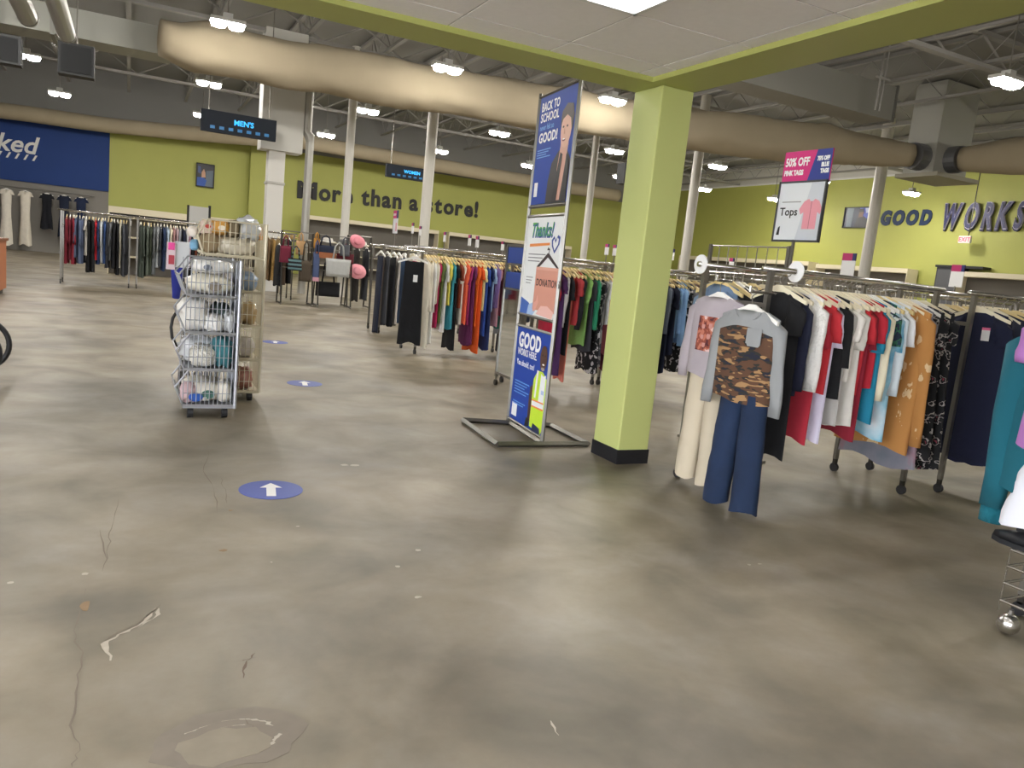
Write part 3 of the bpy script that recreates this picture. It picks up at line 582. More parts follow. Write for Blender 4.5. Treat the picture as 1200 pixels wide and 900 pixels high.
hang_row([('navy', 'dress', '#161a30'), ('slate blue', 'coat', '#2a3450'), ('black', 'dress', '#121218'), ('beige', 'coat', '#b0a48c')], spread(5.0, 5.5, 4), 3.70, 'on navy rack back rail', 'clothes on the back rail of the right rack', seed=4)
for i, x in enumerate(spread(4.95, 6.2, 12)): hanger(x, 3.70, 1.24, ['#e0c98f', '#e9dfc2'][i % 2], 'cream hanger on navy rack back rail', 'spare hangers on the back rail of the navy rack')
# ---- end outfits
def arm(x0, x1, y, z, label):
    t = empty('outfit_arm', label, 'arm', (x0, y, z)); MB().tube([(0, 0, 0), (x1-x0, 0, 0)], .008, 8).obj('rod', CHROME, t); MB().tube([(-.004, 0, -.0), (-.004, 0, .03)], .008, 8).obj('upturned_tip', CHROME, t)
arm(2.93, 3.106, 3.10, 1.20, 'short chrome arm holding the camouflage shirt outfit'); arm(3.0, 3.106, 3.45, 1.245, 'short chrome arm holding the lavender shirt outfit')
CAMO = patterned('camo', [(0, '#573c2a'), (.52, '#2a2926'), (.60, '#1e2130')], 17, (1, .7, 2.0), detail=2.0)
def camo_second():
    nt = CAMO.node_tree; b = nt.nodes['Principled BSDF']; src = b.inputs['Base Color'].links[0].from_socket
    tc = [n for n in nt.nodes if n.type == 'TEX_COORD'][0]
    mp = nt.nodes.new('ShaderNodeMapping'); mp.inputs['Scale'].default_value = (1, .6, 2.4); mp.inputs['Location'].default_value = (3, 5, 2); nt.links.new(tc.outputs['Object'], mp.inputs[0])
    n = nt.nodes.new('ShaderNodeTexNoise'); n.inputs['Scale'].default_value = 17; n.inputs['Detail'].default_value = 1.5; nt.links.new(mp.outputs[0], n.inputs['Vector'])
    g = nt.nodes.new('ShaderNodeMath'); g.operation = 'GREATER_THAN'; g.inputs[1].default_value = .575; nt.links.new(n.outputs[0], g.inputs[0])
    mx = nt.nodes.new('ShaderNodeMix'); mx.data_type = 'RGBA'; mx.inputs[7].default_value = rgb('#9c7a52')
    nt.links.new(g.outputs[0], mx.inputs[0]); nt.links.new(src, mx.inputs[6]); nt.links.new(mx.outputs[2], b.inputs['Base Color'])
camo_second()
GREYM = M('#8f9191', .95, var=.12, scale=7, bump=.6)
me, pt = garment_mesh('camouflage_shirt', [GREYM, CAMO], W=.2, T=.05, L=.50, neck=.05, slope=.34, seed=11, n=36, split=.10, neckw=.085, fold=.008)
cs = link('camouflage_shirt', me, None, (2.955, 3.10, 1.118)); cs.rotation_euler = (0, 0, R(4)); tag(cs, 'grey long sleeve shirt with camouflage body and pocket on the end of near rack', 'shirt', 'outfits shown on the rack ends')
for sd in (1, -1): sleeve(cs, GREYM, sd*.20, -.06, .46, sd, .064, .036, .14, .5, seed=sd+3, n=14)
def patch(parent, nm, mt, pt, L, ya, yb, za, zb, off=.006, nu=7, nv=7, cut=0):
    g = []; W2 = .2
    for i in range(nv+1):
        for j in range(nu+1):
            y = ya+(yb-ya)*j/nu; z = za+(zb-za)*i/nv
            if cut and i == nv and j in (0, nu): z += cut
            v = min(1, -z/L); x = pt(2*math.pi-math.acos(max(-1, min(1, y/W2))), v)[0]
            g.append((x-off, y, z))
    fs = [(i*(nu+1)+j, i*(nu+1)+j+1, (i+1)*(nu+1)+j+1, (i+1)*(nu+1)+j) for i in range(nv) for j in range(nu)]
    o = MB().add(g, fs).obj(nm, mt, parent); s_ = o.modifiers.new('s', 'SOLIDIFY'); s_.thickness = .003; return o
patch(cs, 'chest_pocket', GREYM, pt, .50, -.045, -.135, -.105, -.20, .010, cut=.025)
MB().tube([(-.03+.0, .085*math.cos(R(a)), -.02-.05*math.sin(R(a))) for a in range(0, 181, 15)], .007, 6).obj('collar', GREYM, cs)
hanger(2.955, 3.10, 1.122, '#f1efe8', 'white plastic hanger holding the camouflage shirt', None)
LAV = M('#a9a0a4', .95, var=.10, scale=7, bump=.6)
me, pt = garment_mesh('lavender_shirt', LAV, W=.2, T=.045, L=.48, neck=.07, slope=.30, seed=12, n=36, neckw=.09, fold=.008)
lv = link('lavender_shirt', me, None, (3.035, 3.45, 1.165)); tag(lv, 'pale lavender long sleeve shirt with red brown print, behind the camouflage shirt', 'shirt', 'outfits shown on the rack ends')
for sd in (1, -1): sleeve(lv, LAV, sd*.20, -.06, .42, sd, .062, .036, .30, .5, seed=sd+5, n=14)
pg = patch(lv, 'printed_graphic', patterned('graphic', [(0, '#54282c'), (.42, '#8a4636'), (.52, '#b8705a'), (.62, '#d8b8b0')], 16, detail=2), pt, .48, .085, -.075, -.13, -.33, .006)
for i, (y, z) in enumerate([(.035,-.19),(-.025,-.185),(.035,-.25),(-.02,-.245),(.01,-.295)]): patch(lv, 'printed_face', M('#c08a80', .9), pt, .48, y+.013, y-.013, z+.012+.004*(i % 2), z-.014, .010, 3, 3, cut=.006)
hanger(3.035, 3.45, 1.168, '#f1efe8', 'white plastic hanger holding the lavender shirt', None)
def pants(name, label, x, y, ztop, zhem, mt, wt, hem, rz=0, group=None, spread_=.105, seed=0, wear=None):
    t = empty(name, label, 'jeans' if 'jeans' in name else 'trousers', (x, y, ztop), rz, group); L = ztop-zhem
    MB().loft([[(.05*math.sin(2*math.pi*j/20), wt*1.02*math.cos(2*math.pi*j/20), z) for j in range(20)] for z in (0, -.045)]).obj('waistband', mt, t, True)
    for sd in (1, -1):
        rings = []
        for i in range(10):
            v = i/9; cy = sd*(wt*.5+(spread_-wt*.5)*v); rw = wt*.53+(hem-wt*.53)*(v if v > .4 else v*.8); rx = .05+.01*v
            rings.append([(rx*math.sin(q)+.006*math.sin(5*q+i*1.7+seed+sd)*v, cy+rw*math.cos(q)*(1 + .03*math.sin(i*2.1+seed)), -.03-(L-.03)*v + (.012*math.sin(q*2+sd+seed) if i == 9 else 0)) for q in [2*math.pi*j/16 for j in range(16)]])
        lg = MB().loft(rings, cap=False).obj('leg', mt, t, True)
        if wear: 
            zz = -L*.6
    return t
JEAN = M('#152743', .9, var=.4, scale=5, bump=.5)
pants('jeans', 'blue flared child jeans hanging under the camouflage shirt', 2.965, 3.07, .69, .035, JEAN, .15, .08, R(4), 'outfits shown on the rack ends', .104, 1)
pants('khaki_trousers', 'beige cotton trousers hanging under the lavender shirt', 3.05, 3.46, .74, .065, M('#c4b8a0', .9, var=.06, scale=10), .15, .072, 0, 'outfits shown on the rack ends', .098, 2)
# ---- size discs, gridwall, toppers on racks
for (x, y, lab) in [(3.08, 3.71, 'white round size disc on the rail behind the lavender shirt'), (3.30, 3.17, 'white round size disc on the rail beside the camouflage shirt')]:
    t = empty('size_disc', lab, 'disc', (x, y, 1.332)); MB().tube([(-.003, 0, 0), (.003, 0, 0)], .058, 22).obj('disc', WHITE, t); MB().tube([(-.005, 0, 0), (.005, 0, 0)], .02, 14).obj('centre_ring', M('#c9c7c2', .5), t)
gw = empty('wire_grid_panel', 'tall chrome wire grid panel standing behind the lavender shirt rack', 'rack', (4.02, 3.95, 0))
for y in (0, .8): MB().box(-.012, .012, y-.012, y+.012, 0, 1.53).obj('upright', STEEL, gw)
for z in (.15, 1.10, 1.32, 1.52): MB().tube([(0, 0, z), (0, .8, z)], .006, 6).obj('cross_wire', CHROME, gw)
for k in range(1, 8): MB().tube([(0, .1*k, .15), (0, .1*k, 1.52)], .004, 5).obj('vertical_wire', CHROME, gw)
for y in (0, .8): MB().box(-.07, .07, y-.012, y+.012, 0, .02).obj('foot', STEEL, gw)
t = empty('sale_sign', 'framed sale sign reading 50% OFF over a card marked Tops with pink shirt', 'sign', (3.98, 3.71, 1.35), R(2))
pr('pole', -.008, .008, .16, .176, -.002, .22, STEEL, t); pr('card', -.006, .006, -.03, .345, .215, .60, M('#dfe2e6', .4), t)
fn = lambda a, c, tt: (-tt, a, c)
for p_ in ([(-.04,.205),(.355,.205),(.355,.218),(-.04,.218)], [(-.04,.592),(.355,.592),(.355,.605),(-.04,.605)], [(-.04,.205),(-.028,.205),(-.028,.605),(-.04,.605)], [(.343,.205),(.355,.205),(.355,.605),(.343,.605)]): MB().prism(p_, fn, -.008, .012).obj('frame_edge', M('#55565a', .4, .6), t)
MB().prism([(-.028,.218),(.16,.218),(.08,.592),(-.028,.592)], fn, .0061, .0068).obj('grey_panel', M('#ccd0d8', .4), t)
hd = pr('header', -.005, .005, -.045, .345, .60, .80, M('#d42a7c', .4), t); MB().prism([(-.045,.60),(.13,.60),(.075,.80),(-.045,.80)], fn, .0051, .006).obj('blue_panel', M('#2a3a8c', .4), t)
for (s, y, z, sz, mt) in [('50% OFF', .33, .705, .075, WT), ('PINK TAGS', .33, .645, .045, WT), ('75% OFF', .068, .73, .036, WT), ('BLUE', .03, .69, .036, WT), ('TAGS', .03, .65, .036, WT)]:
    face_negx(text(s, sz, mt, hd, 'printed_text', .0004, .0025, xs=.72), (-.0065, y, z))
face_negx(text('Tops', .075, BLACK, t, 'printed_text', .0004, .001), (-.0065, .32, .38))
MB().prism([(.115,.29),(.115,.40),(.14,.385),(.155,.42),(.12,.47),(.085,.485),(.07,.47),(.05,.47),(.035,.485),(0,.47),(-.03,.42),(-.018,.385),(.005,.40),(.005,.29)], fn, .0069, .0076).obj('shirt_picture', M('#e59aa6', .5), t); MB().prism([(.062,.29),(.058,.29),(.058,.47),(.062,.47)], fn, .0077, .0082).obj('shirt_placket', M('#b06a78', .5), t)
MB().prism([(.30,.25),(.325,.25),(.315,.30),(.30,.31)], fn, .0061, .0068).obj('small_mark', BLACK, t)
pr('fine_print', -.0068, -.006, .15, .31, .465, .472, M('#9a9a9a', .5), t)

# ================================================================ middle rows
rack(3.235, 4.57, 9.13, 9.68, 'chrome clothes rack of coloured shirts in the middle of the shop floor')
R1 = [('cream', 'coat', '#ddd4c0'), ('ivory', 'coat', '#e3dccb'), ('white', 'coat', '#e2e0da'), ('off-white', 'long shirt', '#d9d2c2'), ('magenta', 'tunic', '#c0285e'), ('olive green', 'tunic', '#5f7038'), ('white', 'tunic', '#e6e4e0'), ('yellow', 'tee', '#d8cc5a'), ('turquoise', 'tunic', '#3f98a8'), ('black', 'dress', '#121216'), ('rust', 'tee', '#8c4028'), ('pale cream', 'tunic', '#ded4c2'),
      ('coral', 'tunic', '#ee6a48'), ('magenta', 'tunic', '#a0306c'), ('plum', 'dress', '#6f2a58'), ('orange', 'tunic', '#ee6a22'), ('deep orange', 'dress', '#e05a1e'), ('pale yellow', 'tee', '#e6dca0'), ('royal blue', 'tunic', '#2a4a98'), ('navy', 'dress', '#1c2a58'), ('light blue', 'tee', '#a8c4e4'), ('lavender', 'long shirt', '#7a6298'), ('pink grey', 'tunic', '#c08e98'), ('maroon', 'long shirt', '#5a2032'), ('emerald', 'tunic', '#2a7c6c'), ('grey', 'tunic', '#9a9a9c'), ('dark navy', 'coat', '#161a2e'), ('navy', 'coat', '#1a2036')]
x1s = [3.27, 3.305, 3.345, 3.385] + spread(3.43, 4.50, 24)
hang_row(R1, x1s, 9.13, 'on middle colour rack', 'clothes on the middle colour rack', seed=5, hcol='#e0c98f', lscale=1.12)
me, _ = garment_mesh('skirt', fabric('#0e0f13'), W=.115, T=.03, L=1.0, neck=.0, slope=0, flare=1.25, seed=77, n=24, fold=.012)
o = link('skirt', me, None, (3.10, 9.0, 1.15)); o.rotation_euler = (0, 0, R(74)); tag(o, 'long black skirt hanging on the left end of the middle colour rack', 'skirt', 'clothes on the middle colour rack')
price_tag(o, -.035, -.02, -.16, False); hanger(3.10, 9.0, 1.20, '#f1efe8', 'white hanger holding the long black skirt', None, R(74)); arm(3.0, 3.221, 9.0, 1.283, 'short chrome arm holding the long black skirt')
rack(4.75, 6.1, 9.13, 9.68, 'chrome clothes rack seen behind the sign stand in the middle row')
rack(3.45, 4.8, 11.46, 12.05, 'chrome clothes rack of trousers behind the black skirt')
R2 = [('dark navy', 'trousers', '#161d30'), ('dark grey', 'trousers', '#44454a'), ('black', 'jeans', '#131419'), ('beige grey', 'trousers', '#b5ada2'), ('blue', 'jeans', DENIM), ('light', 'trousers', '#c4b8a4'), ('red striped', 'long shirt', patterned('redstripe', [(0, '#b02a40'), (.5, '#e6e0e0')], 9, kind='wave')), ('black', 'trousers', '#16171b')]
hang_row(R2, [3.40, 3.50, 3.60, 3.68, 3.78, 3.87, 3.95, 4.03], 11.46, 'on the trouser rack', 'clothes on the trouser rack', seed=6, hcol='#f1efe8', lscale=1.1)
rack(3.52, 4.64, 6.62, 7.16, 'chrome clothes rack standing between the sign stand and the green pillar'); rack(4.72, 6.06, 6.62, 7.16, 'chrome clothes rack showing right of the green pillar')
R0 = [('grey', 'tee', '#8a8a8c'), ('red', 'tunic', '#b8203a'), ('purple', 'dress', '#4a2a58'), ('pale grey', 'long shirt', '#c2c0c0'), ('black', 'tunic', '#15151a'), ('coral pink', 'trousers', '#d87a68'), ('red print', 'tee', '#b03a3c'), ('black', 'long shirt', '#141418'), ('lime green', 'tunic', M('#8ab864', .95, var=.12, scale=50, bump=.4)), ('charcoal', 'tunic', '#3a3a40'), ('emerald', 'long shirt', '#2c8a64'), ('black print', 'dress', BLK2), ('dark print', 'dress', PLAID), ('white', 'tee', '#dededc'), ('rose pink', 'tunic', '#c86a78'), ('maroon', 'dress', '#5a2034'), ('pink', 'long shirt', '#cf8a92')]
hang_row(R0, [3.60]+[3.68, 3.74, 3.79, 3.835, 3.88, 3.92, 3.96, 4.04, 4.09, 4.13, 4.18, 4.225, 4.285, 4.34, 4.40, 4.46], 6.62, 'on rack left of pillar', 'clothes on the rack left of the pillar', seed=7, hcol='#e0c98f', lscale=1.0)
R0b = [('grey striped', 'long shirt', STRIPE), ('teal striped', 'tunic', patterned('tealstripe', [(0, '#2c6c74'), (.5, '#c0c8c8')], 7, kind='wave')), ('dark teal', 'dress', '#12404c'), ('grey', 'long shirt', '#5a626c'), ('navy', 'dress', '#1a2238'), ('dark navy', 'tunic', '#161c30'), ('pale denim', 'long shirt', LDENIM), ('denim blue', 'jacket', LDENIM), ('black print', 'dress', BLK2), ('grey', 'tee', '#6a6a70'), ('brown', 'tee', '#6a5040'), ('white', 'tee', '#d6d6d4')]
hang_row(R0b, [4.84, 4.89, 4.94, 4.99, 5.04, 5.09, 5.14, 5.20, 5.27, 5.35, 5.45, 5.55], 6.62, 'on rack right of pillar', 'clothes on the rack right of the pillar', seed=8, hcol='#e0c98f')
# rear rails: racks of spare hangers further back
for (x0, x1, y, lab) in [(5.0, 6.4, 11.46, 'chrome rack of empty hangers behind the middle colour rack'), (4.3, 5.7, 13.8, 'chrome rack of empty hangers two rows behind the middle colour rack'), (6.3, 7.7, 9.2, 'chrome rack of empty hangers behind the green pillar'), (6.3, 7.7, 6.62, 'chrome rack of empty hangers far right of the pillar row'), (6.3, 8.2, 4.9, 'chrome rack of empty hangers behind the navy clothes rack'), (6.5, 7.9, 11.46, 'chrome rack of empty hangers in the row behind the pillar')]:
    rack(x0, x1, y, y+.55, lab)
    hg = f'empty hangers on the {lab.split("chrome ")[1]}'
    for i, x in enumerate(spread(x0+.06, x1-.06, 9)): hanger(x, y, 1.24, ['#e0c98f', '#f1efe8', '#e9dfc2'][i % 3], f'empty hanger on {lab.split("chrome ")[1].replace("of empty hangers ", "")}', hg)
    if y > 6: 
        o = hang_row([('grey', 'coat', '#44464c'), ('black', 'coat', '#18181c'), ('brown', 'coat', '#4a3c32'), ('dark blue', 'coat', '#20283c')], spread(x0+.15, x1-.2, 4), y+.55, {5.0: 'on rack behind colours', 4.3: 'on far hanger rack', 6.3: 'on rack behind pillar' if y > 8 else 'on far right rack', 6.5: 'on farthest middle rack'}[x0], 'dark coats on the rear hanger racks', seed=int(x0*10+y))
for i, x in enumerate(spread(3.3, 4.5, 10)): hanger(x, 9.68, 1.24, '#e9dfc2', 'empty hanger on the back rail of middle colour rack', 'empty hangers on the middle colour rack')
for i, x in enumerate(spread(4.8, 6.0, 12)): hanger(x, 9.13, 1.24, '#e0c98f', 'empty hanger on the middle rack behind sign stand', 'empty hangers behind the sign stand')
# card toppers
def topper(x, y, z, wd, ht, label):
    t = empty('card_topper', label, 'sign', (x, y, 1.345), group='pink topped price cards on the racks')
    pr('stem', -.006, .006, -.006, .006, 0, z-1.345-ht/2+.01, STEEL, t)
    pr('card', -.004, .004, -wd/2, wd/2, z-1.345-ht/2, z-1.345+ht/2-ht*.3, WHITE, t); pr('pink_header', -.005, .005, -wd/2, wd/2, z-1.345+ht*.2, z-1.345+ht/2, M('#b8306a', .5), t); pr('navy_corner', -.006, .006, -wd/2, -wd/4, z-1.345+ht*.2, z-1.345+ht/2, M('#2a2f66', .5), t)
for (x, y, z, wd, ht, lab) in [(4.07,12.05,1.66,.1,.17,'small price card above the trouser rack, left one of the pair left of the column'), (4.2,12.05,1.63,.1,.15,'small price card above the trouser rack, right one of the pair left of the column'), (4.63,12.05,1.58,.1,.16,'small price card just right of the round column in the middle rows'), (5.06,12.01,1.57,.12,.18,'small price card of a pair above the coloured shirts, nearer the column'), (5.2,12.01,1.56,.13,.19,'small price card of a pair above the coloured shirts, nearer the sign'), (5.675,12.01,1.54,.11,.15,'small price card just left of the sign stand'),
        (6.31,9.75,1.6,.1,.16,'small price card behind the pillar, left one of two'), (6.45,9.75,1.6,.1,.16,'small price card behind the pillar, right one of two'), (7.5,9.75,1.64,.13,.17,'small price card just right of the green pillar'), (6.41,7.17,1.5,.08,.14,'small price card seen through the wire grid panel'), (6.36,5.45,1.55,.16,.24,'larger price card at the foot of the steel column'), (8.05,5.45,1.59,.15,.24,'larger price card above the navy rack hangers')]: topper(x, y, z, wd, ht, lab)
t = empty('card_topper', 'pink topped sale card standing under the wall words than a', 'sign', (4.33, 13.8, 1.345))
pr('stem', -.008, .008, -.008, .008, 0, .3, STEEL, t); pr('card', -.01, .0, -.13, .13, .25, .52, M('#dfe0e4', .5), t); pr('pink_header', -.012, .002, -.06, .13, .52, .66, M('#c8306e', .5), t); pr('navy_header', -.012, .002, -.13, -.06, .52, .66, M('#2a2f66', .5), t); face_negx(text('50% OFF', .05, WT, t, 'printed_text', .0005, .002, xs=.8), (-.0135, .12, .57)); pr('shirt_picture', -.012, -.0095, -.11, -.03, .29, .44, M('#d8a0a8', .5), t); pr('frame_edge', -.012, .003, .13, .142, .25, .66, DARKSTEEL, t)
# mirror at the row end
t = empty('standing_mirror', 'tall framed mirror with blue cards on casters behind the sign stand', 'mirror', (3.35, 6.5, 0), R(-2))
MIR = M('#dfe2e2', .04, 1.0)
for y in (0, .48): pr('frame_side', -.015, .015, y-.012, y+.012, .09, 1.42, STEEL, t)
pr('frame_bottom', -.014, .014, 0, .48, .12, .145, STEEL, t); pr('frame_top', -.014, .014, 0, .48, 1.40, 1.425, STEEL, t)
pr('glass', -.006, .006, .012, .468, .145, .98, MIR, t)
for z in (1.0, 1.24): pr('blue_card', -.008, .008, .02, .46, z, z+.155, NAVYP, t); pr('card_rail', -.012, .012, .0, .48, z-.02, z-.004, STEEL, t)
for y in (0, .48): MB().tube([(-.012, y, .03), (.012, y, .03)], .03, 12).obj('caster', DARKSTEEL, t); pr('leg', -.008, .008, y-.008, y+.008, .03, .1, STEEL, t)

# ================================================================ left racks
rack(-1.2, 0.0, 17.56, 18.1, 'chrome clothes rack farthest left before the blue banner', z=1.42); rack(.14, 1.35, 17.56, 18.1, "chrome clothes rack left of the piled carts", z=1.42)
L1 = [('maroon', 'long shirt', '#7c2030'), ('dark maroon', 'long shirt', '#641a2a'), ('dusty red', 'long shirt', '#8a2434'), ('blue grey', 'long shirt', '#56627c'), ('steel blue', 'long shirt', '#5f6c88'), ('slate blue', 'long shirt', '#4f5a76'), ('white', 'tee', '#d8d4cc'), ('black', 'jacket', '#131418'), ('black', 'jacket', '#17181c'), ('red', 'long shirt', '#b8202c'), ('navy', 'long shirt', '#22345c'), ('white', 'long shirt', '#c9cdd0'), ('blue', 'long shirt', '#2f4878'), ('charcoal', 'jacket', '#303238'), ('grey', 'long shirt', '#6c6e72'), ('black', 'jacket', '#14151a'), ('black', 'jacket', '#121216'), ('cream', 'long shirt', '#d8d2c0'), ('grey', 'jacket', '#50535a'), ('dark', 'jacket', '#1c1d22')]
hang_row(L1, spread(-1.1, -.06, 20), 17.56, 'on far left rack', 'clothes on the far left rack', zrail=1.432, seed=9, lscale=1.55, wmul=1.25, thick=.034)
L2 = [('dark green', 'jacket', '#3c443c'), ('grey green', 'jacket', '#505850'), ('sage grey', 'jacket', '#5c6459'), ('olive', 'jacket', '#3f4638'), ('grey', 'jacket', '#64686a'), ('pale grey', 'long shirt', '#9a9ea0'), ('charcoal', 'long shirt', '#3c4046'), ('navy', 'long shirt', '#283858'), ('light blue', 'long shirt', '#a8b8c8'), ('cream', 'long shirt', '#d0c6b0'), ('pink brown', 'long shirt', '#a07a78'), ('mauve', 'long shirt', '#b09aa0'), ('grey', 'long shirt', '#84888e'), ('navy', 'jacket', '#1c2438'), ('white', 'long shirt', '#d4d4d4'), ('pink', 'long shirt', '#c8a0b0'), ('black', 'jacket', '#15161a'), ('rust', 'long shirt', '#8c4a34'), ('black', 'jacket', '#141418')]
hang_row(L2, spread(.2, 1.29, 19), 17.56, 'on rack left of carts', 'clothes on the rack left of the carts', zrail=1.432, seed=10, lscale=1.55, wmul=1.25, thick=.034)
rack(2.2, 3.2, 17.4, 17.95, 'chrome coat rack just right of the piled carts', z=1.42)
hang_row([('taupe', 'coat', '#6c6254'), ('grey brown', 'coat', '#7d7464'), ('taupe grey', 'coat', '#8a8272'), ('brown', 'coat', '#6a5438'), ('tan', 'coat', '#9a7a44'), ('khaki', 'coat', '#a08a58'), ('dark brown', 'coat', '#4a3c30'), ('black', 'coat', '#15151a')], spread(2.3, 3.1, 8), 17.4, 'on coat rack by carts', 'coats on the rack right of the carts', zrail=1.432, seed=13, wmul=1.2, thick=.04)
for i, x in enumerate(spread(-1.0, 1.2, 14)): hanger(x, 18.1, 1.34, '#f1efe8', 'pale hanger on the back rails of far left racks', 'hangers on the back rails of the far left racks')
# wall shelf units along the back and right walls
def shelf_unit(label, x, y, lx, ly, z1, mt=CREAM):
    t = empty('shelf_unit', label, 'shelf', (x, y, 0)); pr('top', 0, lx, 0, ly, z1-.16, z1, mt, t); pr('back_panel', .02, lx-.02, ly-.06, ly-.02, 0, z1-.16, M('#6a6660', .8), t) if lx > ly else pr('back_panel', lx-.06, lx-.02, .02, ly-.02, 0, z1-.16, M('#6a6660', .8), t)
    for k in (.45, .95, 1.45): pr('shelf_board', .03, lx-.03, .03, ly-.07 if lx > ly else ly-.03, k, k+.04, mt, t) if lx > ly else pr('shelf_board', .03, lx-.07, .03, ly-.03, k, k+.04, mt, t)
    pr('end_panel', 0, .02 if lx > ly else lx, 0, ly if lx > ly else .02, 0, z1-.16, mt, t); pr('end_panel', lx-.02 if lx > ly else 0, lx, 0 if lx > ly else ly-.02, ly, 0, z1-.16, mt, t)
    return t
shelf_unit('long cream shelf unit against the far wall behind the left racks', -.5, 22.5, 3.6, .5, 1.72)
shelf_unit('long cream shelf unit against far wall under the wall lettering', 6.5, 33.3, 6.0, .6, 2.5); shelf_unit('long cream shelf unit along far wall right of the lettering', 13.0, 33.3, 6.5, .6, 2.5)
shelf_unit('cream shelf unit along the right wall near the far corner', 25.1, 23.5, .6, 8.5, 2.66); shelf_unit('cream shelf unit on the right wall under the GOOD lettering', 25.1, 18.9, .6, 4.2, 2.58); shelf_unit('cream shelf unit on the right wall under the exit sign', 25.1, 13.0, .6, 4.0, 2.58)
t = empty('wall_cabinet', 'dark framed cabinet against the right wall under the WORKS lettering', 'cabinet', (25.35, 17.05, 0)); pr('body', 0, .4, 0, .9, 0, 2.7, M('#3c3d40', .6), t); pr('door', -.02, 0, .06, .84, .1, 2.62, M('#55565a', .5), t); pr('cornice', -.04, .42, -.75, .95, 2.7, 2.78, M('#26272a', .6), t); pr('handle', -.04, -.02, .1, .14, 1.1, 1.3, STEEL, t)
# things on top of the left shelf
t = empty('board', 'grey display board with black edge standing behind the left racks', 'board', (1.20, 19.4, 0), R(8)); pr('panel', 0, .42, 0, .03, 1.25, 1.85, M('#b5b4b0', .6), t); pr('edge', .42, .47, -.01, .04, 1.2, 1.9, BLACK, t); pr('edge', -.04, 0, -.01, .04, 1.2, 1.86, BLACK, t); pr('stand', .18, .24, 0, .03, 0, 1.25, DARKSTEEL, t); pr('foot', 0, .42, -.15, .18, 0, .03, DARKSTEEL, t)
# gowns on the wall by the banner
rl = empty('wall_rail', 'grey wall rail holding white gowns under the blue banner', 'rail', (-5.2, 33.6, 2.25)); MB().tube([(0, 0, 0), (4.0, 0, 0)], .02, 8).obj('rail_bar', STEEL, rl)
for x in (.1, 2.0, 3.9): pr('bracket', x-.02, x+.02, 0, .4, -.02, .02, STEEL, rl)
for i, (x, lab, h, L) in enumerate([(-4.55, 'blush pink long gown at the left photo edge on the wall rail', '#cdb8b4', 1.9), (-4.0, 'ivory long gown with wide skirt on the wall rail, left of its twin', '#e6dfd2', 2.0), (-3.42, 'ivory long gown on the wall rail beside the dark garments', '#e2dacb', 1.95), (-2.75, 'black long gown hanging under the blue banner on the wall rail', '#15171f', 1.3), (-2.2, 'navy long gown hanging under the blue banner on the wall rail', '#1a2236', 1.55), (-1.65, 'dark blue long gown right of the navy one on the wall rail', '#202b48', 1.75)]):
    me, _ = garment_mesh('gown', fabric(h), W=.16, T=.1, L=L, neck=.14, flare=1.3, seed=40+i, n=20, fold=.05, waist=.8); o = link('gown', me, None, (x, 33.55, 2.17)); tag(o, lab, 'gown', 'gowns on the wall rail'); o.rotation_euler.z = R(90); hanger(x, 33.55, 2.17, '#f1efe8', 'hanger holding a gown on the wall rail', 'hangers on the wall rail', R(90))
    for sd in (1, -1): sleeve(o, fabric(h), sd*.155, -.05, .12, sd, .07, .075, .5, seed=i)
# ================================================================ handbags and hats
def stand(name, label, x, y, ht, wd):
    t = empty(name, label, 'rack', (x, y, 0))
    for sx in (-wd/2, wd/2):
        MB().tube([(sx, -.25, .03), (sx, -.03, ht-.03)], .016, 6).obj('post', DARKSTEEL, t); MB().tube([(sx, .25, .03), (sx, .03, ht-.03)], .016, 6).obj('post', DARKSTEEL, t); MB().tube([(sx, -.25, .03), (sx, .25, .03)], .016, 6).obj('foot_bar', DARKSTEEL, t)
        for y_ in (-.25, .25): MB().tube([(sx-.012, y_, .02), (sx+.012, y_, .02)], .02, 10).obj('caster', STEEL, t)
    for z in (ht-.03, ht-.32, ht-.75): MB().tube([(-wd/2, -.03-.22*(ht-.03-z)/(ht-.06), z), (wd/2, -.03-.22*(ht-.03-z)/(ht-.06), z)], .012, 6).obj('hang_bar', STEEL, t)
    return t
stand('bag_rack', 'dark A-frame bag rack left of the grey tote', 3.05, 16.2, 1.5, .62); stand('bag_rack', 'dark A-frame bag rack holding the grey tote bag', 3.82, 16.2, 1.5, .68)
def bag(name, label, x, y, z, wd, ht, h, dp=.1, strap=.18, fl=1.1, extra=None):
    t = empty(name, label, 'bag', (x, y, z)); mb = MB(); n = 16; rings = []
    for i in range(6):
        v = i/5; k = 1+(fl-1)*v; rings.append([(wd/2*k*math.copysign(abs(math.cos(q))**.45, math.cos(q)), dp/2*(1.2-.6*v)*math.copysign(abs(math.sin(q))**.6, math.sin(q)), ht*v) for q in [2*math.pi*j/n for j in range(n)]])
    mt = fabric(h) if isinstance(h, str) else h
    mb.loft(rings).obj('bag_body', mt, t, True)
    for sy in (-1, 1):
        MB().tube([(-wd*.25, sy*.03, ht*.95), (-wd*.17, sy*.025, ht+strap*.75), (0, sy*.02, ht+strap), (wd*.17, sy*.025, ht+strap*.75), (wd*.25, sy*.03, ht*.95)], .011, 6).obj('handle', mt, t, True)
    if extra: pr('accent_panel', -wd*.5, wd*.5, -dp*.62, -dp*.5, ht*extra[1], ht*extra[2], M(extra[0], .6), t)
    return t
bag('tote_bag', 'large pale grey tote bag with long handles hanging in front of the bag rack', 3.82, 15.83, .65, .46, .36, '#b0b1ae', .16, .34, 1.14)
bag('handbag', 'navy and tan handbag hanging above the grey tote', 3.58, 16.0, 1.0, .42, .26, '#20283c', .12, .2, .95, ('#a06038', .0, .45))
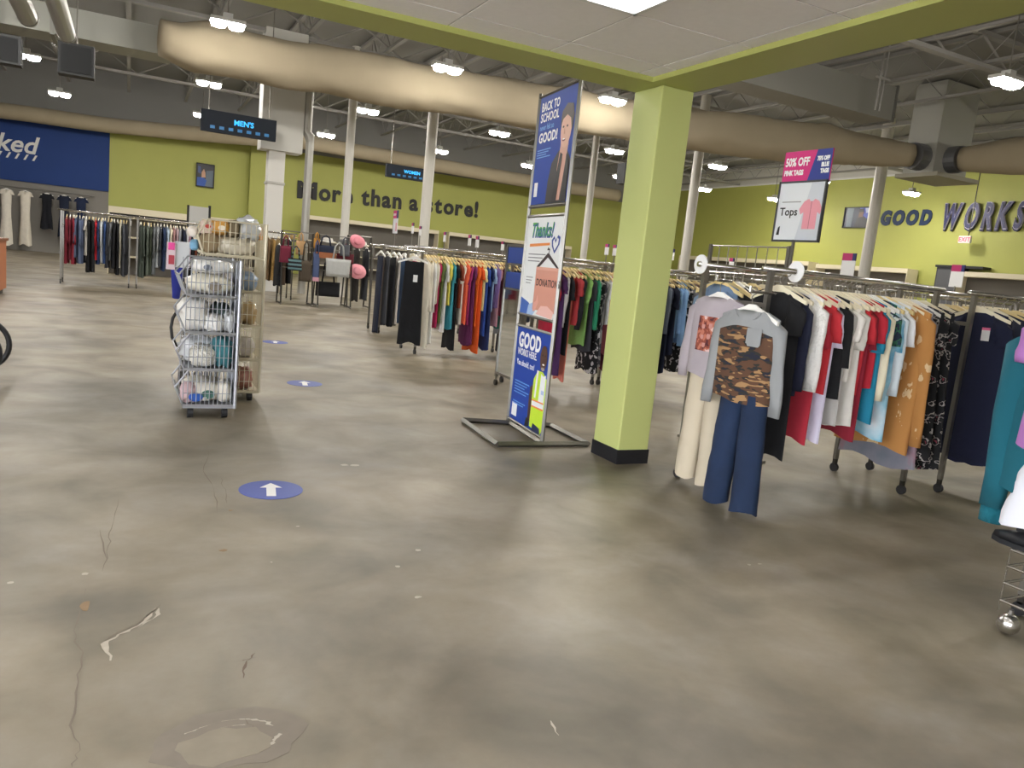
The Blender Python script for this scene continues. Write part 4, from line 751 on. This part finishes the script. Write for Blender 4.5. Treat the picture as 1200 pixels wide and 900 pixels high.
bag('handbag', 'rounded burgundy handbag at the left end of the bag rack', 2.78, 15.95, .84, .22, .33, '#6c1f34', .14, .2, .9); bag('handbag', 'striped black and teal handbag below the burgundy bag', 2.98, 15.9, .70, .30, .24, patterned('bagstripe', [(0, '#16181c'), (.5, '#5c7c80')], 4, kind='wave'), .1, .25, 1.1)
bag('handbag', 'tan leather handbag on the left bag rack', 3.08, 16.0, 1.02, .18, .28, '#c09a6c', .1, .16, 1.0); bag('handbag', 'brown shoulder bag hanging low on the left bag rack', 3.18, 15.9, .5, .24, .42, '#4c4236', .12, .4, 1.0); bag('handbag', 'slate blue long shoulder bag with pink tip between the two bag racks', 3.4, 15.95, .52, .13, .58, '#4f5c80', .08, .25, 1.0, ('#d8a0b0', 0, .14))
bag('handbag', 'maroon handbag tucked behind the grey tote', 4.02, 16.1, .93, .36, .2, '#5c1a26', .1, .2, 1.0); bag('handbag', 'gold yellow pouch near the top of the left bag rack', 3.42, 16.12, 1.18, .12, .2, '#c08a3c', .08, .12, 1.0); bag('handbag', 'black handbag hanging low behind the grey tote', 3.7, 16.1, .22, .5, .3, '#121216', .14, .5, 1.0); bag('handbag', 'dark grey handbag on right bag rack upper bar', 3.98, 16.0, 1.08, .2, .24, '#56585e', .1, .14, 1.0)
me, _ = garment_mesh('coat', fabric('#111217'), W=.2, T=.05, L=.85, neck=.05, flare=1.15, seed=60, n=20); o = link('coat', me, None, (2.72, 16.35, 1.2)); tag(o, 'black coat hanging beside the burgundy handbag', 'coat'); sleeve(o, fabric('#111217'), -.19, -.07, .5, -1, seed=3); sleeve(o, fabric('#111217'), .19, -.07, .5, 1, seed=4)
hanger(2.72, 16.35, 1.2, '#f1efe8', 'hanger holding the black coat by the handbags', None)
arm(2.55, 2.9, 16.35, 1.292, 'short rail holding the black coat by the handbags')
def hat(label, x, y, z, rad, h, rot=(0, 0, 0), brim=1.9):
    t = empty('hat', label, 'hat', (x, y, z)); t.rotation_euler = rot; mt = fabric(h)
    prof = [(rad*.55, rad*1.0), (rad*.9, rad*.92), (rad*1.0, rad*.6), (rad*1.02, .02)]
    MB().loft([[(a*math.cos(q), a*.9*math.sin(q), zz) for q in [2*math.pi*j/18 for j in range(18)]] for a, zz in prof]).obj('crown', mt, t, True)
    MB().loft([[(a*math.cos(q), a*.85*math.sin(q), zz+.03*abs(math.cos(q))) for q in [2*math.pi*j/22 for j in range(22)]] for a, zz in [(rad*1.0, .03), (rad*brim, .02), (rad*brim, .008), (rad*1.0, .0)]], cap=False).obj('brim', mt, t, True)
    MB().tube([(rad*1.03*math.cos(q), rad*.93*math.sin(q), .04) for q in [2*math.pi*j/20 for j in range(21)]], .012, 5, cap=False).obj('hat_band', mt, t)
ht_ = stand('hat_rack', 'dark hat rack with two pink cowboy hats', 4.42, 16.55, 1.56, .5)
hat('pink cowboy hat, the upper of two on the hat rack', 4.27, 16.2, 1.40, .10, '#e08c98', (R(70), R(20), 0), 1.7); hat('pink cowboy hat, the lower of two on the hat rack', 4.3, 16.15, .78, .10, '#e59aa4', (R(75), R(8), 0), 1.9)
for i, (x, lab, h, k) in enumerate([(4.55, 'dark grey cardigan on the hat rack beside the pink hats', '#2c2e32', 1.1), (4.35, 'long black brown scarf coat hanging below the pink hats', '#2a2622', 1.15)]):
    me, _ = garment_mesh('coat', fabric(h), W=.15, T=.05, L=k, neck=.03, flare=1.0, seed=70+i, n=18); o = link('coat', me, None, (x, 16.42, 1.3)); tag(o, lab, 'coat')
    for sd in (1, -1): sleeve(o, fabric(h), sd*.14, -.07, .5, sd, seed=i)
    hanger(x, 16.42, 1.3, '#f1efe8', 'hanger on the dark hat rack', 'hangers on the hat rack')
# table with hats further back
t = empty('display_table', 'dark display table of hats behind the bag racks', 'table', (3.2, 19.0, 0)); pr('tabletop', 0, 2.2, 0, .6, 1.28, 1.33, M('#5a5650', .6), t)
for x in (.04, 2.12):
    for y in (.04, .52): pr('leg', x, x+.05, y, y+.05, 0, 1.28, DARKSTEEL, t)
for (x, lab, h) in [(3.45, 'tan straw hat on the hat table, farthest left', '#a88a58'), (4.35, 'white sun hat on the hat table left of the round column', '#d8d6d0'), (4.75, 'grey felt hat on the hat table', '#6c6a68'), (5.2, 'white cap like hat at the right end of the hat table', '#e0dcd4')]: hat(lab, x, 19.25, 1.332, .13, h, (0, 0, 0), 1.5)
t = empty('pillow', 'white box shaped cushion beside the white hat on the table', 'pillow', (5.35, 18.9, 1.33)) if False else None

# ================================================================ piled carts
WIRE = M('#a9abb0', .35, .6); WIREB = M('#cfc6ac', .45, .2)
def cart(label, x0, y0, lx, ly, tiers, th, mt, zb, lip=.05):
    t = empty('wire_cart', label, 'cart', (x0, y0, 0))
    for k in range(tiers):
        z = zb+k*th; b_ = MB().box(0+lip, lx, 0, ly, z-.008, z).obj('basket_floor', M('#8f9094', .5, .3) if mt is WIRE else mt, t)
        for nm, y in (('side_wires', 0), ('side_wires', ly)):
            mb = MB(); nw = 13
            for i in range(nw):
                x = lip+(lx-lip)*i/(nw-1); mb.tube([(x, y, z), (x, y, z+th*.93)], .0028, 4)
            for zz in (z+th*.33, z+th*.66): mb.tube([(lip, y, zz), (lx, y, zz)], .0025, 4)
            stuff(mb.obj(nm, mt, t))
            pts = [(lip, y, z), (0, y, z+th*.5), (lip*1.6, y, z+th*.97), (lx, y, z+th*.97)]
            MB().tube(pts, .007, 6).obj('rim_rod', mt, t); MB().tube([(lip, y, z), (lx, y, z)], .008, 6).obj('rim_rod', mt, t)
        mb = MB()
        for i in range(12):
            y = ly*i/11; mb.tube([(lip, y, z), (0, y, z+th*.5)], .0025, 4)
        stuff(mb.obj('front_wires', mt, t)); MB().tube([(0, 0, z+th*.5), (0, ly, z+th*.5)], .006, 6).obj('front_lip', mt, t)
        mb = MB()
        for i in range(12): mb.tube([(lx, ly*i/11, z), (lx, ly*i/11, z+th*.95)], .0028, 4)
        stuff(mb.obj('back_wires', mt, t))
    for y in (0, ly): MB().tube([(lx, y, .07), (lx, y, zb+tiers*th)], .011, 8).obj('corner_post', mt, t)
    MB().box(lip, lx, 0, ly, .07, .085).obj('base_frame', mt, t)
    for x in (lip+.05, lx-.06):
        for y in (.04, ly-.04):
            c = MB().box(x-.012, x+.012, y-.012, y+.012, .045, .08).obj('caster', DARKSTEEL, t); MB().tube([(x-.018, y, .035), (x+.018, y, .035)], .035, 12).obj('wheel', RUBBER, c)
    return t
cart('grey wire cart of four stacked baskets filled with bagged linens', .285, 5.38, .375, .46, 4, .243, WIRE, .09)
cart('beige wire cart of five stacked baskets behind the grey one', .43, 5.98, .47, .44, 5, .252, WIREB, .07, .04)
pr('back_panel', .008, .014, .02, .44, .1, 1.0, M('#8f9298', .4, .3), None).location = (.66, 5.38, 0)
bpnl = bpy.data.objects['back_panel'] if 'back_panel' in bpy.data.objects else None
for o in list(COL.objects):
    if o.name.startswith('back_panel') and o.parent is None: o.parent = [q for q in COL.objects if q.name == 'wire_cart'][0]; o.location = (.375, 0, 0)
GLOSSW = M('#e6e4de', .25, var=.06, scale=10, coat=.6); BAGC = M('#c4c6c6', .18, var=.25, scale=18, coat=.8, bump=.5)
def bundle(name, label, cat, x, y, z, rx, ry, rz, mt, seed, rough=.2, freq=2.0, parts=()):
    """soft filled shape with creases, resting at height z"""
    mb = MB(); n, mrows = 20, 11; rings = []
    for i in range(mrows):
        ph = math.pi*(i+.35)/(mrows-.3) ; ring = []
        for j in range(n):
            q = 2*math.pi*j/n; d = Vector((math.sin(ph)*math.cos(q), math.sin(ph)*math.sin(q), -math.cos(ph)))
            d2 = Vector([math.copysign(abs(c)**.75, c) for c in d]); k = 1+rough*noise.noise(d*freq+Vector((seed*3.1, 0, 0)))+rough*.5*noise.noise(d*freq*2.7+Vector((0, seed*1.7, 0)))
            ring.append((d2.x*rx*k, d2.y*ry*k, max(0.0, rz+d2.z*rz*k)))
        rings.append(ring)
    mb.loft(rings); o = mb.obj(name, mt if not isinstance(mt, str) else M(mt, .85, var=.08, scale=12), None, True, (x, y, z)); tag(o, label, cat)
    for (nm, h, px, pz, s) in parts:
        MB().loft([[(px*rx+s*rx*math.sin(a)*math.cos(q), -ry*1.02-.004+ry*.35*(1-math.sin(a))*-.06, rz*pz+s*rx*math.sin(a)*math.sin(q)*.7) for q in [2*math.pi*j/12 for j in range(12)]] for a in (1.5, .8, .05)]).obj(nm, M(h, .7), o)
    return o
# grey cart contents (tier floors .09 .333 .576 .819)
bundle('cushion', 'long cream cushion in clear wrap lying in the bottom basket of the grey cart', 'cushion', .47, 5.60, .092, .145, .19, .075, '#e3ddcf', 1, .15, 2, (('printed_label', '#3f6a5c', .15, .9, .3),))
bundle('cushion', 'rolled white cushion at the right of the bottom basket of the grey cart', 'cushion', .60, 5.50, .095, .045, .10, .075, '#e6e0d2', 2, .12)
bundle('toy_bag', 'clear bag of pink and blue toys in bottom basket of the grey cart', 'bag', .37, 5.46, .093, .05, .06, .07, '#d3b6b8', 3, .3, 3, (('blue_toy', '#2458b0', .9, .7, .9),))
bundle('rope_bundle', 'ball of white rope in the second basket of the grey cart', 'rope', .455, 5.49, .335, .085, .09, .075, M('#dcd8cc', .9, var=.3, scale=45, bump=.8), 4, .25, 5)
bundle('linen_bag', 'teal cloth in a clear bag in the second basket of the grey cart', 'bag', .58, 5.55, .335, .07, .14, .10, '#3f8088', 5, .3, 3); bundle('linen_bag', 'grey clear bag of linen in the second basket of the grey cart', 'bag', .45, 5.70, .335, .14, .11, .09, BAGC, 6, .3, 3)
bundle('linen_bag', 'white cloth bundle bulging from the third basket of the grey cart', 'bag', .39, 5.53, .578, .095, .14, .105, '#e6e2da', 7, .25, 2); bundle('linen_bag', 'white wrapped bundle in the middle of third basket of the grey cart', 'bag', .51, 5.47, .578, .07, .08, .06, GLOSSW, 8, .25, 3); bundle('linen_bag', 'clear bag of dark cloth at the back of the third basket of the grey cart', 'bag', .57, 5.65, .578, .07, .14, .09, '#4a5a58', 9, .25, 3, ()); bundle('linen_bag', 'silvery clear bag in the third basket of the grey cart', 'bag', .61, 5.47, .578, .04, .08, .07, BAGC, 10, .3, 3)
bundle('pillow', 'plump cream pillow in clear wrap filling the top basket of the grey cart', 'pillow', .49, 5.60, .822, .155, .19, .065, M('#e9e3d0', .35, var=.05, coat=.5), 11, .1, 2, (('printed_label', '#8a7f70', .1, .9, .28),)); bundle('linen_bag', 'white wrapped quilt lying over the cream pillow in the grey cart', 'quilt', .50, 5.60, .955, .135, .17, .05, GLOSSW, 12, .2, 3, (('printed_label', '#6c7480', -.3, .9, .2),))
# beige cart contents (tier floors .07 .322 .574 .826 1.078)
for i, (lab, x, y, z, a, c, d, h) in enumerate([('red and brown toys in clear bag at bottom of the beige cart', .80, 6.12, .072, .07, .12, .085, '#a06a58'), ('black and white plush toys in the second basket of the beige cart', .80, 6.10, .324, .07, .1, .08, '#cfc6bc'), ('tan plush bear in clear bag in the third basket of the beige cart', .81, 6.10, .576, .065, .1, .08, '#b59a6c'), ('blue and white cloth in fourth basket of the beige cart', .80, 6.10, .828, .065, .1, .07, '#8fa4c0'), ('pale clear bag behind the blue cloth in the beige cart', .76, 6.28, .828, .1, .09, .09, '#b8b0a4')]):
    bundle('toy_bag', lab, 'bag', x, y, z, a, c, d, M(h, .35, var=.3, scale=22, coat=.5), 20+i, .3, 3)
bundle('toy_bag', 'long clear bag of cream cloth in the top basket of the beige cart', 'bag', .70, 6.10, 1.08, .15, .1, .065, M('#c9c0ac', .3, var=.2, scale=18, coat=.6), 30, .3, 3); bundle('toy_bag', 'brown cloth bundle in the top basket of the beige cart, left side', 'bag', .52, 6.10, 1.08, .07, .1, .075, '#9a8668', 31, .25, 3)
bundle('plush_toy', 'yellow and orange plush toy on top of the beige cart', 'toy', .58, 6.12, 1.215, .075, .09, .055, '#dda653', 32, .25, 3, (('face_patch', '#f0e4d0', .2, 1.0, .35),)); bundle('plush_toy', 'white and red plush toy on top of the beige cart, left of the yellow one', 'toy', .50, 6.11, 1.205, .05, .09, .055, '#d9c3b4', 33, .3, 3, (('red_patch', '#c04a40', 0, 1.2, .4),)); bundle('plush_toy', 'brown tabby plush toy on top of the beige cart', 'toy', .68, 6.12, 1.205, .045, .08, .065, M('#7d7058', .9, var=.35, scale=22), 34, .25, 3)
bundle('toy_bag', 'tall clear plastic bag of pale toys heaped at the right top of the beige cart', 'bag', .79, 6.16, 1.2, .085, .12, .085, BAGC, 35, .35, 3); bundle('plush_toy', 'small orange plush ball at the right end of the beige cart top', 'toy', .885, 6.18, 1.21, .022, .025, .022, '#e3a04c', 36, .1); bundle('plush_toy', 'pale pink plush toy lying over the clear bag on the beige cart', 'toy', .85, 6.2, 1.24, .05, .06, .04, '#dcb4ac', 37, .25, 3)
bundle('plush_toy', 'round white plush ball hanging over the left edge of the beige cart', 'toy', .405, 6.1, 1.185, .038, .04, .038, '#e8ded2', 38, .08); bundle('plush_toy', 'light blue plush toy at the left edge of the beige cart', 'toy', .42, 6.1, 1.09, .03, .05, .04, '#7fb0d0', 39, .2)
# stroller with blue cloth behind the carts
t = empty('push_cart', 'black push cart hidden behind the wire carts with a curved black handle showing', 'cart', (0, 6.58, 0))
def ring(parent, nm, x, y, z, rad, th, mt, n=28): return MB().tube([(x, y+rad*math.cos(q), z+rad*math.sin(q)) for q in [2*math.pi*j/n for j in range(n+1)]], th, 8, cap=False).obj(nm, mt, parent, True)
for x in (.40, .66):
    MB().tube([(x, 0, .05), (x, 0, 1.0)], .012, 8).obj('frame_tube', DARKSTEEL, t); MB().tube([(x-.015, 0, .04), (x+.015, 0, .04)], .04, 12).obj('wheel', RUBBER, t)
pr('deck', .38, .68, -.02, .3, .09, .12, DARKSTEEL, t); MB().tube([(.38, 0, .99), (.68, 0, .99)], .014, 8).obj('push_handle', BLACK, t)
for x in (.40, .66): MB().tube([(x-.015, .28, .04), (x+.015, .28, .04)], .04, 12).obj('wheel', RUBBER, t)
MB().tube([(.40, 0, .62), (.345, -.01, .60), (.315, -.015, .54), (.305, -.02, .47), (.315, -.02, .39), (.345, -.01, .33), (.40, 0, .31)], .012, 8).obj('curved_handle', BLACK, t, True)
me, _ = garment_mesh('blue_cloth', fabric('#272f80'), W=.05, T=.012, L=.27, neck=.0, slope=.6, flare=.5, seed=80, n=18, fold=.012); o = link('blue_cloth', me, None, (.335, 6.56, .97)); o.rotation_euler = (0, R(6), R(82)); tag(o, 'royal blue cloth hanging from the push cart left of the piled carts', 'cloth')
t = empty('card_sign', 'white card sign with hot pink and red patches left of the piled carts', 'sign', (0, 6.545, 0)); pr('card', .31, .42, 0, .01, .94, 1.14, M('#c9cccf', .6), t); pr('card', .255, .318, -.014, -.004, .92, 1.13, M('#d8c4c8', .6), t); pr('pink_patch', .265, .31, -.018, -.014, 1.07, 1.125, M('#e84a9c', .6), t); pr('red_patch', .27, .31, -.018, -.014, .96, 1.03, M('#b03a48', .6), t)
# left edge: counter and wheel
t = empty('wooden_counter', 'orange brown wooden counter end cut by the left photo edge', 'counter', (-2.75, 13.0, 0)); pr('body', 0, 1.02, 0, 1.5, .08, .82, M('#b5714a', .5, var=.1, scale=3), t); pr('worktop', -.03, 1.05, -.03, 1.53, .82, .86, M('#8a5a3c', .4), t); pr('plinth', .04, .98, .04, 1.46, 0, .08, BLACK, t); pr('front_panel', .06, .96, -.015, 0, .14, .78, M('#bd7a52', .5, var=.1, scale=3), t)
t = empty('transport_chair', 'black wheeled chair at the left photo edge with its wheel showing', 'chair', (-1.005, 6.5, 0), R(90)); ring(t, 'tyre', 0, 0, .22, .19, .02, RUBBER, 36); ring(t, 'tyre', .5, 0, .22, .19, .02, RUBBER, 36); MB().tube([(0, 0, .22), (.5, 0, .22)], .015, 8).obj('axle', STEEL, t); pr('seat', .04, .46, .1, .5, .44, .48, BLACK, t); pr('backrest', .04, .46, .1, .14, .5, .92, BLACK, t)
for x in (.02, .48): MB().tube([(x, 0, .22), (x, .1, .46), (x, .1, .95)], .014, 8).obj('frame_tube', DARKSTEEL, t); MB().tube([(x, .1, .68), (x, .45, .68), (x, .5, .46)], .016, 8).obj('armrest', BLACK, t); MB().tube([(x, .5, .46), (x, .55, .07)], .014, 8).obj('front_leg', DARKSTEEL, t); ring(t, 'small_tyre', x, .55, .075, .055, .015, RUBBER, 16)

# ================================================================ right edge outfit
rack(3.30, 4.7, 1.15, 1.70, 'chrome clothes rack off the right photo edge holding the teal outfit')
arm(2.98, 3.28, 1.44, 1.31, 'short chrome arm holding the teal and purple outfit')
TEAL = M('#0b5866', .92, var=.08, scale=6, bump=.5); PURP = M('#a66eae', .92, var=.05, scale=30)
me, _ = garment_mesh('teal_shirt', TEAL, W=.22, T=.06, L=.62, neck=.05, slope=.2, seed=90, n=26); o = link('teal_shirt', me, None, (3.08, 1.53, 1.17)); tag(o, 'teal long sleeve sweatshirt hanging at the right photo edge under the purple top', 'sweatshirt', 'outfits shown on the rack ends')
for sd in (1, -1):
    s_ = sleeve(o, TEAL, sd*.235, -.02, .66, sd, .085, .045, .03, .6, seed=8, n=14); MB().loft([[(.026*math.sin(q)*1.1+s_.data.vertices[55].co.x*0, sd*.232+.044*math.cos(q), z) for q in [2*math.pi*j/12 for j in range(12)]] for z in (-.70, -.775)]).obj('cuff', M('#0d606e', .95, bump=.3, scale=80), o, True)
me, _ = garment_mesh('purple_top', PURP, W=.2, T=.07, L=.5, neck=.06, slope=.2, seed=91, n=26, flare=1.1); o = link('purple_top', me, None, (2.99, 1.44, 1.24)); tag(o, 'light purple short sleeve top layered over the teal sweatshirt', 'top', 'outfits shown on the rack ends')
for sd in (1, -1): sleeve(o, PURP, sd*.235, -.03, .14, sd, .07, .07, .2, .7, seed=6, n=14)
hanger(2.99, 1.44, 1.245, '#f1efe8', 'white plastic hanger holding the purple top', None)
pants('white_trousers', 'white flared trousers hanging below the purple top at right edge', 3.03, 1.45, .82, .435, M('#dfe1e8', .9), .17, .125, 0, 'outfits shown on the rack ends', .125, 5)
sh = empty('wire_basket_stand', 'chrome wire basket stand on ball casters at the right photo edge', 'rack', (3.02, 1.01, 0))
for z in (.13, .20, .267, .333): 
    
    for a_, c_ in (((0, 0), (0, .62)), ((0, .62), (.4, .62)), ((.4, .62), (.4, 0)), ((.4, 0), (0, 0))): MB().tube([(*a_, z), (*c_, z)], .005, 6).obj('wire', CHROME, sh)
for (x, y) in [(0, 0), (0, .62), (.4, 0), (.4, .62), (0, .2), (0, .4), (.2, .62)]: MB().tube([(x, y, .09), (x, y, .336)], .004, 6).obj('upright_wire', CHROME, sh)
stuff_top = MB()
for i in range(9): stuff_top.tube([(0, .62*i/8, .336), (.4, .62*i/8, .336)], .004, 5)
stuff(stuff_top.obj('top_wires', CHROME, sh))
for (x, y) in [(.03, .03), (.03, .59), (.37, .03), (.37, .59)]:
    c = MB().tube([(x, y, .06), (x, y, .1)], .01, 8).obj('caster', STEEL, sh); MB().loft([[(x+.042*math.sin(a)*math.cos(q), y+.042*math.sin(a)*math.sin(q), .043-.042*math.cos(a)) for q in [2*math.pi*j/14 for j in range(14)]] for a in [.15, .6, 1.05, 1.57, 2.1, 2.55, 3.0]]).obj('ball', CHROME, c, True)
def shoe(x, y, z, label):
    t = empty('shoe', label, 'shoe', (x, y, z), R(0)); mt = M('#16181d', .5)
    out = [(-.04, 0), (-.045, .09), (-.035, .19), (-.01, .235), (.02, .23), (.042, .18), (.042, .08), (.035, 0), (.0, -.012)]
    MB().loft([[(a, c, 0) for a, c in out], [(a*1.02, c, .018) for a, c in out]]).obj('sole', M('#202226', .5), t)
    MB().loft([[(a*.96, c, .018) for a, c in out], [(a*.92, .01+c*.93, .04) for a, c in out], [(a*.7, .012+min(c*.8, .12 if a < 9 else c), .065) for a, c in out], [(a*.6, .01+min(c*.6, .08), .085) for a, c in out]]).obj('upper', mt, t, True)
    MB().tube([(-.02, .11, .072), (.02, .11, .072)], .006, 6).obj('gold_buckle', M('#c8a868', .3, .9), t); MB().box(-.012, .012, .06, .15, .062, .074).obj('tongue', mt, t)
shoe(3.06, 1.49, .341, 'black flat shoe with gold trim on the chrome wire stand, front one'); shoe(3.17, 1.47, .341, 'black flat shoe on the chrome wire stand, behind its pair')
